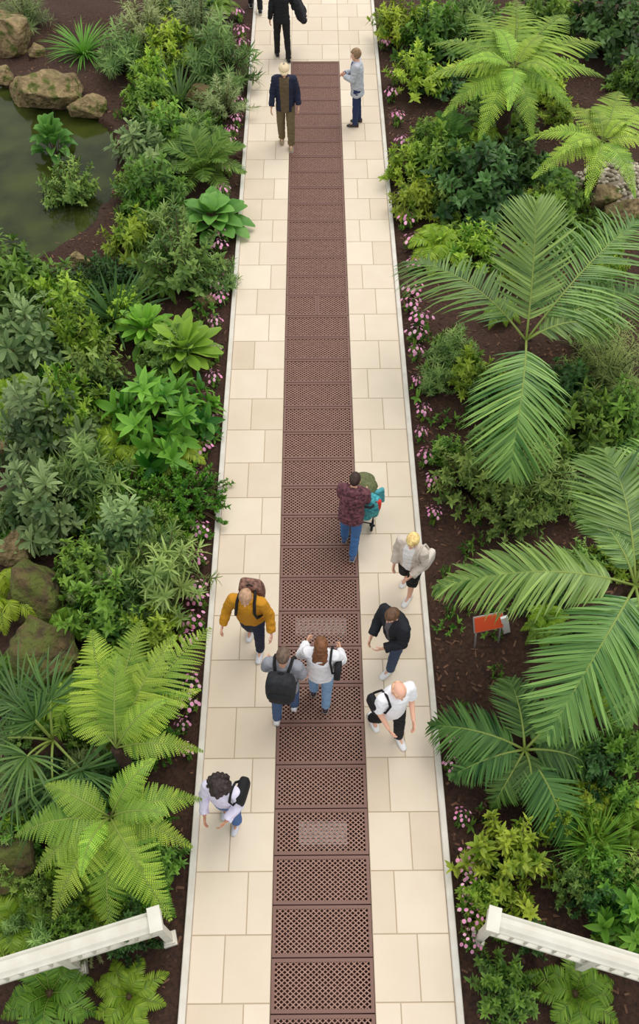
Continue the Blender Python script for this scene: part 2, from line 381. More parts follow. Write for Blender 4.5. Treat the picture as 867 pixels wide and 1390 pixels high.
p4=person('person in patterned plum jacket and blue jeans pushing the stroller',(473,745),-14,1.5,lean=10,legL=(8,4),legR=(-10,12),armL=(14,2,44,6),armR=(14,2,44,6),head=(18,0),skin='pink',hair=('short',(48,32,26)),
  top=dict(col=(58,30,40),col2=(128,78,86),loose=.04,hem=-.13,hood=True),bottom=dict(name='jeans',col=(66,110,164)),shoe=(70,90,130))
p5=person('blond woman in cream coat and black shorts walking beside the right kerb',(553,800),145,1.5,lean=4,legL=(8,6),legR=(-8,10),armL=(5,10,45,20),armR=(-2,10,35,10),head=(14,8),skin='pink',hair=('wavy',(212,172,112)),
  top=dict(name='coat',col=(208,196,182),inner=(236,234,232),open=.07,loose=.032,hem=.0,flare=.0),bottom=dict(name='shorts',col=(20,20,24),len='short'),shoe=(238,238,238))
shoulderbag(p5,'pale cream shoulder bag of the blond woman in the cream coat',(222,212,200),-1,.1,k_=.85,strap=(200,190,178))
p6=person('brown haired man in black jacket standing with head bowed in white trainers',(537,892),130,1.56,lean=10,legL=(12,6),legR=(-16,8),armL=(10,10,60,30),armR=(6,10,55,20),head=(16,0),skin='fair',hair=('short',(84,60,42)),
  top=dict(col=(24,26,34),inner=(90,85,90),open=.03,loose=.04,hem=-.06,collar=True),bottom=dict(name='jeans',col=(60,74,100)),shoe=(240,240,240))
p7=person('bald man in white t-shirt and black trousers with white shoes',(522,990),205,1.62,lean=4,legL=(11,6),legR=(-11,10),armL=(8,6,45,15),armR=(2,7,45,10),head=(16,0),skin='pink',hair=('fringe',(200,150,122)),
  top=dict(name='t_shirt',col=(240,240,244),sleeve='short',loose=.028,hem=-.05),bottom=dict(col=(20,21,24)),shoe=(240,240,240))
shoulderbag(p7,'slim black bag slung at the side of the bald man in white',(22,23,26),1,.14,k_=.75)
p8=person('man in mustard sweater walking towards the camera beside the left kerb',(347,871),170,1.6,lean=7,legL=(9,5),legR=(-8,10),armL=(2,20,36,0),armR=(2,20,36,0),head=(14,5),skin='pink',hair=('short',(150,118,94)),
  top=dict(name='sweater',col=(196,136,24),loose=.03,collar=True,hem=-.06),bottom=dict(name='jeans',col=(30,38,62)),shoe=(225,225,230))
backpack(p8,'brown and red patterned backpack worn by the man in mustard',(72,52,44),(150,108,92),w=.15,h=.42,d=.09,pocket=(120,50,40))
p9=person('man in grey t-shirt and jeans walking away with a large black backpack',(388,968),-8,1.58,lean=4,legL=(-7,8),legR=(7,5),armL=(8,12,35,0),armR=(-4,12,30,0),head=(6,0),skin='fair',hair=('short',(86,70,58)),
  top=dict(name='t_shirt',col=(142,144,152),loose=.03,sleeve='short'),bottom=dict(name='jeans',col=(70,92,128)),shoe=(235,235,238))
backpack(p9,'large black backpack on the man in the grey t-shirt',(26,27,30),(40,41,46),w=.165,h=.45,d=.1,gap=.12)
p10=person('woman with long brown hair in white top and pale jeans walking away',(434,950),-8,1.5,lean=3,legL=(7,5),legR=(-7,8),armL=(15,20,50,10),armR=(12,20,45,10),head=(8,0),skin='fair',hair=('long',(98,62,36)),
  top=dict(name='blouse',col=(232,232,236),loose=.028),bottom=dict(name='jeans',col=(128,162,198)),shoe=(60,50,60))
shoulderbag(p10,'black shoulder bag of the woman with long brown hair',(24,24,28),1,.14,k_=.75)
p11=person('woman with dark curly hair in pale lilac blouse at the bottom left of the path',(315,1106),165,1.44,lean=2,legL=(5,5),legR=(-5,7),armL=(10,10,60,25),armR=(10,12,50,15),head=(14,-5),skin='tan',hair=('curly',(38,28,26)),
  top=dict(name='blouse',col=(222,216,236),loose=.032,hem=.08),bottom=dict(name='jeans',col=(72,104,160),loose=1.15),shoe=(210,210,220))
shoulderbag(p11,'small black shoulder bag of the woman with dark curly hair',(20,20,23),-1,.24)

# stroller
SGP=(490,702); sg=G(*SGP); SR=rad(-12); st=empty('stroller','stroller with olive hood and turquoise seat pushed along the grates','stroller',(sg[0],sg[1],0),SR)
M_fr=mat('stroller_frame',(40,40,44),.4,metal=.6); M_ol=cm('stroller_hood',(84,90,54),(112,116,78)); M_te=cm('stroller_seat',(38,120,140),(90,190,190)); M_rub=mat('rubber',(25,25,27),.8)
mb=MB()
for sd in (-1,1):
    tube(mb,[(sd*.19,-.42,.95),(sd*.19,-.25,.8),(sd*.2,.08,.42),(sd*.18,.2,.14)],.014); tube(mb,[(sd*.19,-.12,.62),(sd*.18,-.16,.13)],.012); tube(mb,[(sd*.2,.1,.4),(sd*.18,-.14,.25)],.010)
tube(mb,[(-.18,-.16,.13),(.18,-.16,.13)],.01); tube(mb,[(-.18,.2,.14),(.18,.2,.14)],.01)
mb.obj('frame',M_fr,st)
mb=MB(); tube(mb,[(-.19,-.42,.95),(-.16,-.46,.97),(.16,-.46,.97),(.19,-.42,.95)],.019); mb.obj('handlebar',M_rub,st)
mb=MB(); out=[]
for t in np.linspace(.0,1,7):
    y=-.2+.4*t; z=.82-.46*math.sin(t*PI/2)+.04*t; w=.18
    out.append([(-w,y,z),(-w,y-.03,z+.1),(-w+.025,y-.03,z+.1),(-w+.03,y,z+.03),(w-.03,y,z+.03),(w-.025,y-.03,z+.1),(w,y-.03,z+.1),(w,y,z)])
rings(mb,out); mb.obj('seat',M_te,st)
mb=MB(); out=[]
for t in np.linspace(0,1,12):
    rr_=(.2+.012*math.cos(t*PI*6))*math.sqrt(max(.05,1-(t*1.05-.25)**2)); out.append([(rr_*math.cos(a),-.16+.34*t,.72+rr_*.95*math.sin(a)) for a in np.linspace(0,PI,16)])
o2=[[(x*.93,y,.72+(z-.72)*.93-.004) for x,y,z in r] for r in out]
rings(mb,[r+q[::-1] for r,q in zip(out,o2)]); mb.obj('hood',M_ol,st)
mb=MB(); an=np.arange(20)*2*PI/20
rings(mb,[[(.17*k_*math.copysign(abs(math.cos(a))**.5,math.cos(a)),-.02+.16*k_*math.copysign(abs(math.sin(a))**.5,math.sin(a)),zz) for a in an] for zz,k_ in ((.17,.85),(.2,.97),(.33,1.03),(.34,.9))])
mb.obj('basket',M_te,st)
def bundle(name,label,cat,x,y,z0,z1,a_,b_,m):
    mb=MB(); rings(mb,[[(x+a_*k_*math.copysign(abs(math.cos(a))**.6,math.cos(a)),y+b_*k_*math.copysign(abs(math.sin(a))**.6,math.sin(a)),z0+(z1-z0)*zz) for a in an] for zz,k_ in ((0,.8),(.08,.97),(.5,1.05),(.85,1.),(.96,.8),(1,.45))])
    tube(mb,[(x-a_*.5,y,z1-.03),(x-a_*.4,y-.06,z1+.06),(x+a_*.4,y-.06,z1+.06),(x+a_*.5,y,z1-.03)],.009)
    me=mb.mesh(name,[m]); o=mk(name,me); o.location=(sg[0],sg[1],0); o.rotation_euler=(0,0,SR); tag(o,label,cat)
bundle('changing_bag','turquoise bag hanging behind the stroller seat','bag',.06,-.28,.58,.95,.21,.1,M_te)
bundle('pouch','small bright red pouch hung beside the turquoise stroller bag','bag',.24,-.3,.76,.92,.045,.045,cm('pouch',(205,58,48)))
bundle('green_bag','dark green bag on the left of the stroller handlebar','bag',-.15,-.3,.66,.92,.09,.07,cm('green_bag',(46,84,60)))
for x,y,r in ((-.18,-.16,.09),(.18,-.16,.09),(-.16,.18,.075),(.16,.18,.075)):
    w=MB(); tube(w,[(x,y+(r-.018)*math.cos(a),r+(r-.018)*math.sin(a)) for a in np.linspace(0,2*PI,20)],.017,6); wo=w.obj('wheel',M_rub,st)
    w=MB()
    for a in np.arange(6)*PI/3: tube(w,[(x,y,r),(x,y+(r-.02)*math.cos(a),r+(r-.02)*math.sin(a))],.006,5)
    cone(w,(x-.02,y,r),(x+.02,y,r),.02,.02); w.obj('hub',M_fr,wo)
mb=MB()
for i in range(4): q=np.array([.2+.02*i,-.16+.02*i,.9]); cone(mb,q,q+np.array([.02,.03,-.3+.03*(i%3)]),.03,.028)
me=setmats(remesh(mb,.012,2,wrinkle=.006),[cm('scarf',(60,140,160),(90,170,170))]); o=mk('scarf',me); o.location=(sg[0],sg[1],0); o.rotation_euler=(0,0,SR); tag(o,'pale teal scarf hanging at the right of the stroller','scarf')

# ------------------------------------------------------------------ floor, grates, kerbs
GX=.018; GY0=G(427,84)[1]; GL=(GY0-G(437,1300)[1])/35; NG=37; YE=32.; HW=G(622,1300)[0]; gw=G(506,1300)[0]-G(369,1300)[0]; gh=gw/2+.006
M_slab=attrmat('paving_stone',(208,190,166),(231,217,197),.75,.5); M_joint=mat('joint',(184,166,140),.9)
mb=MB()
def slab(x0,x1,y0,y1):
    g=.0025; b=.004; c=float(np.clip(R_.normal(.55,.17),0,1)); x0+=g;x1-=g;y0+=g;y1-=g
    v=[(x0,y0,-.02),(x1,y0,-.02),(x1,y1,-.02),(x0,y1,-.02),(x0+b,y0+b,0),(x1-b,y0+b,0),(x1-b,y1-b,0),(x0+b,y1-b,0)]
    mb.add(v,[[4,5,6,7],[0,1,5,4],[1,2,6,5],[2,3,7,6],[3,0,4,7]],c)
y=-.5; i=0
while y<YE:
    ln=.62; far=y+ln>GY0+.05
    for a,b_ in ((-HW+.075,GX-gh),(GX+gh,HW-.075)):
        k=(.68 if i%2 else .42); mx=a+(b_-a)*(k if a<0 else 1-k)
        slab(a,mx,y,y+ln); slab(mx,b_,y,y+ln)
    if far: slab(GX-gh,GX+.16*((i%2)*2-1),max(y,GY0+.03),y+ln); slab(GX+.16*((i%2)*2-1),GX+gh,max(y,GY0+.03),y+ln)
    y+=ln; i+=1
for a,b_ in ((-HW+.075,GX-gh),(GX+gh,HW-.075)): mb.add([(a,-.5,-.006),(b_,-.5,-.006),(b_,YE,-.006),(a,YE,-.006)],[[0,1,2,3]],.5,1)
mb.add([(GX-gh,GY0+.02,-.006),(GX+gh,GY0+.02,-.006),(GX+gh,YE,-.006),(GX-gh,YE,-.006)],[[0,1,2,3]],.5,1)
tag(mb.obj('floor',[M_slab,M_joint],smooth=False),kind='structure')
mb=MB(); a,b_=GX-gh,GX+gh; z=-.3
mb.add([(a,-.5,z),(b_,-.5,z),(b_,GY0+.02,z),(a,GY0+.02,z),(a,-.5,-.005),(b_,-.5,-.005),(b_,GY0+.02,-.005),(a,GY0+.02,-.005)],[[0,1,2,3],[0,3,7,4],[1,5,6,2],[2,6,7,3]])
tag(mb.obj('trench',mat('trench_dark',(74,50,44),.9,(94,64,56),8),smooth=False),kind='structure')
M_kerb=mat('kerb',(224,219,208),.6,(212,205,192),6)
for k,sd in enumerate((-1,1)):
    mb=MB(); x0,x1=sorted((sd*(HW-.072),sd*HW)); pr=[(x0,-.1),(x0,.035),(x0+.008,.045),(x1-.008,.045),(x1,.035),(x1,-.1)]
    rings(mb,[[(x,-.5,z) for x,z in pr],[(x,YE,z) for x,z in pr]]); tag(mb.obj('trim_%d'%(k+1),M_kerb,smooth=False),kind='structure')
# grate
M_gr=mat('grate_iron',(142,106,93),.5,(160,124,109),14,metal=.1); M_gr2=mat('grate_frame',(120,88,78),.5,metal=.1)
gl=GL-.012
def lattice(x0,x1,y0,y1):
    mb=MB(); kp=.048; wd=.011
    for sg_ in (1,-1):
        k=-3.
        while k<3.:
            sl=.8*sg_; xa,xb=x0,x1; ya,yb=sl*xa+k,sl*xb+k
            ta,tb=(y0-ya)/(yb-ya),(y1-ya)/(yb-ya); t0=max(0,min(ta,tb)); t1=min(1,max(ta,tb))
            if t1-t0>.01:
                p=np.array([xa+(xb-xa)*t0,ya+(yb-ya)*t0,-.008 if sg_>0 else -.009]); q=np.array([xa+(xb-xa)*t1,ya+(yb-ya)*t1,p[2]])
                d=nz(q-p); n=np.cross([0,0,1],d)
                box(mb,(p+q)/2,(np.linalg.norm(q-p),wd,.012),(d,n,np.array([0,0,1.])))
            k+=kp
    return mb
def gframe(x0,x1,y0,y1,w=.034):
    mb=MB()
    for cx,cy,sx,sy in (((x0+x1)/2,y0+w/2,x1-x0,w),((x0+x1)/2,y1-w/2,x1-x0,w),(x0+w/2,(y0+y1)/2,w,y1-y0-2*w),(x1-w/2,(y0+y1)/2,w,y1-y0-2*w)): box(mb,(cx,cy,-.008),(sx,sy,.03))
    return mb
lm=lattice(-gw/2+.03,gw/2-.03,-gl/2+.03,gl/2-.03).mesh('lattice',[M_gr],False); fm=gframe(-gw/2,gw/2,-gl/2,gl/2).mesh('frame',[M_gr2],False)
lh=lattice(-gw/4+.03,gw/4-.03,-gl/2+.03,gl/2-.03).mesh('lattice',[M_gr],False); fhm=gframe(-gw/4+.002,gw/4-.002,-gl/2,gl/2).mesh('frame',[M_gr2],False)
ones=['','first','second','third','fourth','fifth','sixth','seventh','eighth','ninth','tenth','eleventh','twelfth','thirteenth','fourteenth','fifteenth','sixteenth','seventeenth','eighteenth','nineteenth']
def ordn(n):
    if n<20: return ones[n]
    t={2:'twent',3:'thirt',4:'fort',5:'fift'}[n//10]; return t+'ieth' if n%10==0 else t+'y-'+ones[n%10]
for i in range(NG):
    yc=GY0-GL*(i+.5)
    if i==15:
        for sd in (-1,1):
            g=empty('floor_grate','half-width brown lattice grate, %s of the split pair among the full-width grates'%('left' if sd<0 else 'right'),'grate',(GX+sd*gw/4,yc,0)); mk('lattice',lh,g); mk('frame',fhm,g)
        continue
    n=i+1; lab='brown lattice floor grate, %s from the far end of the row'%ordn(n)
    g=empty('floor_grate',lab,'grate',(GX,yc,0),0,'brown lattice floor grates'); mk('lattice',lm,g); mk('frame',fm,g)
M_pale=mat('panel_pale',(238,236,232),.5,(206,204,202),60)  # pale slatted boxes under the lattice that whiten two grate patches
for (px,py,sx,sy,lab) in ((436,1130,.54,.25,'pale panel showing through a grate below the curly haired woman'),(445,850,.66,.25,'pale panel showing through a grate above the long haired woman')):
    g=G(px,py,-.03); t=empty('pale_panel',lab,'duct',(GX+.02,g[1],-.3)); mb=MB(); box(mb,(0,0,.13),(sx,sy,.26)); mb.obj('pale_body',M_pale,t,False)
    mb=MB()
    for k in range(6): box(mb,(0,-sy/2+sy*(k+.5)/6,.262),(sx*.96,.008,.004))
    mb.obj('slat',M_gr2,t,False)

# ------------------------------------------------------------------ ground and pond
PW=[G(*p)[:2] for p in ((-260,60),(0,112),(62,142),(124,152),(156,186),(156,245),(126,304),(66,340),(0,346),(-260,338))]
def inpond(x,y,grow=0):
    x=np.asarray(x); y=np.asarray(y); r=np.zeros(x.shape,bool); n=len(PW)
    for i in range(n):
        (x0,y0),(x1,y1)=PW[i],PW[(i+1)%n]
        c=((y0>y)!=(y1>y)); xi=(x1-x0)*(y-y0)/((y1-y0)+1e-12)+x0; r^=c&(x<xi)
    return r
def hs(x,y):
    k=np.clip((np.abs(x)-HW-.05)/1.2,0,1)
    return -.015+k*(.05*np.sin(1.7*x+.6*y)+.05*np.sin(2.3*y-.8*x)+.03*np.sin(5*x+4*y))
M_soil,N,L,b=newmat('soil'); tc=N.new('ShaderNodeTexCoord'); n1=N.new('ShaderNodeTexNoise'); n1.inputs['Scale'].default_value=22; n1.inputs['Detail'].default_value=9; n1.inputs['Roughness'].default_value=.75
L.new(tc.outputs['Object'],n1.inputs['Vector']); rp=N.new('ShaderNodeValToRGB'); e=rp.color_ramp.elements; e[0].position=.3; e[0].color=lin((30,18,14)); e[1].position=.72; e[1].color=lin((98,66,48)); L.new(n1.outputs['Fac'],rp.inputs['Fac']); L.new(rp.outputs['Color'],b.inputs['Base Color']); b.inputs['Roughness'].default_value=.95
bp=N.new('ShaderNodeBump'); bp.inputs['Strength'].default_value=.9; bp.inputs['Distance'].default_value=.06; L.new(n1.outputs['Fac'],bp.inputs['Height']); L.new(bp.outputs['Normal'],b.inputs['Normal'])
for sd in (-1,1):
    xs=np.linspace(HW-.005,13,100)*sd; ys=np.linspace(-.5,YE,260); XX,YY=np.meshgrid(xs,ys); ZZ=hs(XX,YY)
    if sd<0: ZZ=np.where(inpond(XX,YY),-.5,ZZ)
    nx,ny=len(xs),len(ys); idx=np.arange(nx*ny).reshape(ny,nx)
    f=np.stack([idx[:-1,:-1],idx[:-1,1:],idx[1:,1:],idx[1:,:-1]],-1).reshape(-1,4)
    if sd<0: f=f[:,::-1]
    mb=MB(); mb.add(np.stack([XX,YY,ZZ],-1).reshape(-1,3),f); tag(mb.obj('soil_bed',M_soil),kind='structure')
M_wat=mat('pond_water',(36,44,16),.1,(64,72,28),1.2,spec=.2,bump=.05)
cen=np.mean(PW,axis=0); mb=MB(); mb.add([(*(cen+(np.array(p)-cen)*1.06),-.1) for p in PW],[list(range(len(PW)))[::-1]])
wo=mb.obj('pond_water',M_wat); tag(wo,'dark green pond water at the upper left behind the boulders','pond')
# bark chips
mb=MB(); n=9000; sd=R_.choice([-1,1],n,p=[.4,.6]); xx=sd*(HW+.05+R_.random(n)**1.3*6.5); yy=.6+R_.random(n)**.9*20; ok=~inpond(xx,yy); xx,yy=xx[ok],yy[ok]; n=len(xx)
th=R_.random(n)*PI; D=np.stack([np.cos(th),np.sin(th),R_.normal(0,.25,n)],1); Y=np.stack([-np.sin(th),np.cos(th),R_.normal(0,.25,n)],1); P=np.stack([xx,yy,hs(xx,yy)+.012],1)
l=(.015+.03*R_.random(n))[:,None]; w=(.006+.01*R_.random(n))[:,None]
V=np.stack([P-D*l-Y*w,P+D*l-Y*w,P+D*l+Y*w,P-D*l+Y*w],1).reshape(-1,3); mb.add(V,np.arange(n*4).reshape(-1,4),np.repeat(R_.random(n),4))
tag(mb.obj('bark_mulch',attrmat('bark',(38,24,18),(120,86,64),.9),smooth=False),'brown bark chips strewn over the soil of both beds','mulch',kind='stuff')

# ------------------------------------------------------------------ foliage generators
T5=np.array([0,.2,.5,.8,1.]); PROF={'ovate':[.12,.82,1,.6,.03],'lance':[.25,.85,1,.6,.02],'strap':[.7,1,.95,.7,.04],'obov':[.12,.45,.85,1,.3],'round':[.3,.9,1.05,.85,.2]}
QF=np.array([[r*3+c,r*3+c+1,(r+1)*3+c+1,(r+1)*3+c] for r in range(4) for c in range(2)])
def leaves(mb,P,D,U,L,W,droop=.2,fold=.15,prof='ovate',tint=.5,m=0):
    P=np.atleast_2d(P); n=len(P); D=nz(np.broadcast_to(D,(n,3))); U=np.broadcast_to(U,(n,3)); Y=nz(np.cross(U,D)); U=np.cross(D,Y)
    L=np.broadcast_to(L,(n,)); W=np.broadcast_to(W,(n,)); droop=np.broadcast_to(droop,(n,)); pr=np.array(PROF[prof])
    ctr=P[:,None]+D[:,None]*(L[:,None]*T5)[...,None]-U[:,None]*((droop*L)[:,None]*T5**2)[...,None]
    hw=(W/2)[:,None]*pr
    V=np.stack([ctr+Y[:,None]*(hw*s)[...,None]+U[:,None]*(hw*fold*2*abs(s))[...,None] for s in (-1,0,1)],2)
    t=np.broadcast_to(tint,(n,)); 
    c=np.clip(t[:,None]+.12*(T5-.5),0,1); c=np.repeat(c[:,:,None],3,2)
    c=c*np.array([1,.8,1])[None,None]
    mb.add(V.reshape(-1,3),(QF[None]+(np.arange(n)*15)[:,None,None]).reshape(-1,4),c.ravel(),m)
def diamonds(mb,P,D,Y,L,W,tint,m=0):
    n=len(P); L=np.broadcast_to(L,(n,))[:,None]; W=np.broadcast_to(W,(n,))[:,None]
    V=np.stack([P,P+D*L*.42+Y*W/2,P+D*L,P+D*L*.42-Y*W/2],1)
    mb.add(V.reshape(-1,3),np.arange(n*4).reshape(-1,4),np.repeat(np.broadcast_to(tint,(n,)),4),m)
def frond(mb,p0,p1,bulge,n,lmax,lw,kind='palm',a0=22,a1=66,lift=.12,droop=.3,rach=.014,t0=.14,rg=R_,tb=.5,pl=.07):
    p0=np.asarray(p0,float); p1=np.asarray(p1,float); c=(p0+p1)/2+np.array([0,0,bulge])
    def B(t): t=np.asarray(t)[:,None]; return (1-t)**2*p0+2*t*(1-t)*c+t*t*p1
    def dB(t): t=np.asarray(t)[:,None]; return nz(2*(1-t)*(c-p0)+2*t*(p1-c))
    t=np.linspace(t0,.985,n); P,T=B(t),dB(t)
    hd=p1-p0; hd=np.array([hd[0],hd[1],0]); hd=nz(hd) if np.linalg.norm(hd)>.05 else np.array([1.,0,0])
    side=nz(np.cross(np.broadcast_to(hd,(n,3)),[0,0,1.])); side=nz(side-T*np.sum(side*T,1,keepdims=True)); N=np.cross(side,T)
    if kind=='fan':
        hub=B([.55])[0]; T0=dB([.55])[0]; S0=side[0]; N0=np.cross(S0,T0)
        an=np.radians(np.linspace(-105,105,n)); D=np.cos(an)[:,None]*T0+np.sin(an)[:,None]*S0+N0*.3+rg.normal(0,.14,(n,3))
        leaves(mb,np.broadcast_to(hub,(n,3)),D,np.broadcast_to(N0,(n,3)),lmax*(.65+.35*np.cos(an/1.4))*(.8+.35*rg.random(n)),lw,droop*(.5+1.2*rg.random(n)),.25,'lance',np.clip(tb+rg.normal(0,.22,n),0,1))
        tt=np.linspace(0,.56,6); tube(mb,B(tt),np.linspace(rach,rach*.6,6),5,.5,1); return
    tp=(t-t0)/(.985-t0)
    if kind=='fern': ln=lmax*np.minimum(1,.42+tp*2.4)*np.power(1.03-tp,.72)
    else: ln=lmax*np.power(np.sin(PI*(.13+.83*tp)),.75)
    a=np.radians(a0+(a1-a0)*tp**1.4)[:,None]
    for s in (1,-1):
        D=nz(side*s*np.cos(a)+T*np.sin(a)+N*lift+rg.normal(0,.05,(n,3)))
        if kind=='palm':
            leaves(mb,P,D,N,ln*(.92+.16*rg.random(n)),lw,droop*(.5+1.*rg.random(n)),.22,'strap',np.clip(tb+rg.normal(0,.22,n),0,1))
        elif kind=='pinna':
            leaves(mb,P,D,N,ln,lw*(.6+.4*ln/lmax),droop,.05,'lance',np.clip(tb+rg.normal(0,.15,n),0,1))
        else:
            for i in range(n):
                k=max(4,int(ln[i]/(pl*.5))); ss=np.linspace(.04,.97,k)[:,None]; Q=P[i]+D[i]*ln[i]*ss-N[i]*(droop*.6*ln[i]*ss**2); Pr=np.cross(N[i],D[i])
                tt=np.clip(tb+rg.normal(0,.2)+.1*ss[:,0],0,1); l2=(pl*np.power(1.03-ss[:,0],.5))*(.55+.45*ln[i]/lmax)
                for s2 in (1,-1):
                    d2=nz(Pr*s2*.86+D[i]*.5-N[i]*.12); diamonds(mb,Q,np.broadcast_to(d2,(k,3)),np.broadcast_to(np.cross(N[i],d2),(k,3)),l2,pl*.46,tt)
                tube(mb,[P[i],P[i]+D[i]*ln[i]*.5-N[i]*droop*.15*ln[i],P[i]+D[i]*ln[i]*.95-N[i]*droop*.54*ln[i]],[.004,.003,.001],3,.6,1)
    tt=np.linspace(0,1,9); tube(mb,B(tt),np.linspace(rach,rach*.2,9),5,.5,1)
def shrub(F_,S_,R,H,nst,nl,LL,LW,prof='ovate',tiers=3,s0=.7,droop=.3,elev=20,rg=R_,fold=.15):
    for i in range(nst):
        ph=i*2.39996+rg.normal(0,.35); ct=1-(i+.5)/nst*.97; st=math.sqrt(1-ct*ct); r=R*(.45+.72*rg.random())
        d=np.array([math.cos(ph)*st,math.sin(ph)*st,0]); e=d*r+np.array([0,0,H*(.2+.75*ct)*(.55+.65*rg.random())])
        b0=d*.12*R; md=(b0+e)/2+np.array([0,0,.12*H])
        ax=nz(d*.7+np.array([0,0,.6+ct*.6])+rg.normal(0,.25,3)); A,Bv,_=frame(ax)
        tube(S_,[b0,md,e],[.012,.008,.004],4)
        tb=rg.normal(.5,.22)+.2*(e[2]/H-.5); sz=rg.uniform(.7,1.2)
        for k in range(tiers):
            s=s0+(1-s0)*(k+1)/tiers; q=(1-s)**2*b0+2*s*(1-s)*md+s*s*e
            an=2*PI*np.arange(nl)/nl+k*1.1+rg.normal(0,.3,nl); el=np.radians(elev+ (25 if k==tiers-1 else 0)+rg.normal(0,17,nl))[:,None]
            lat=np.cos(an)[:,None]*A+np.sin(an)[:,None]*Bv
            D=lat*np.cos(el)+ax*np.sin(el); U=ax*np.cos(el)-lat*np.sin(el)
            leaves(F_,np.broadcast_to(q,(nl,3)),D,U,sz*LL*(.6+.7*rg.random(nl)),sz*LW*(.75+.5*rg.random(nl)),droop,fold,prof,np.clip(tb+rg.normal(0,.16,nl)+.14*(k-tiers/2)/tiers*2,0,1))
M_stem=mat('stem',(92,74,52),.8); M_rach=mat('rachis',(128,146,66),.5); M_trunk=mat('trunk_fibre',(70,50,36),.95,(44,30,22),30,.8)
M_pink=leafmat('pink_petal',(240,146,198),(255,212,234),.3)
LMAT={k:leafmat('leaf_'+k,*v) for k,v in {'grey':((62,98,50),(168,194,128)),'mid':((40,84,24),(146,186,74)),'light':((86,130,26),(196,220,82)),'dark':((22,54,24),(98,138,72)),'fine':((38,84,20),(116,166,50)),
 'feathery':((114,136,78),(198,210,146)),'narrow':((62,100,44),(166,192,110)),'airy':((68,106,42),(162,192,96)),'fatsia':((34,94,22),(128,182,66)),'rosette':((60,120,30),(166,208,82)),'berg':((54,106,38),(144,184,88)),
 'strap':((68,124,34),(152,196,72)),'spiky':((34,68,30),(112,146,76)),'fern':((98,140,26),(192,214,74)),'cycad':((48,98,32),(136,176,76)),'fernd':((52,102,26),(142,180,62)),'wispy':((84,112,54),(170,190,112))}.items()}
SP={}
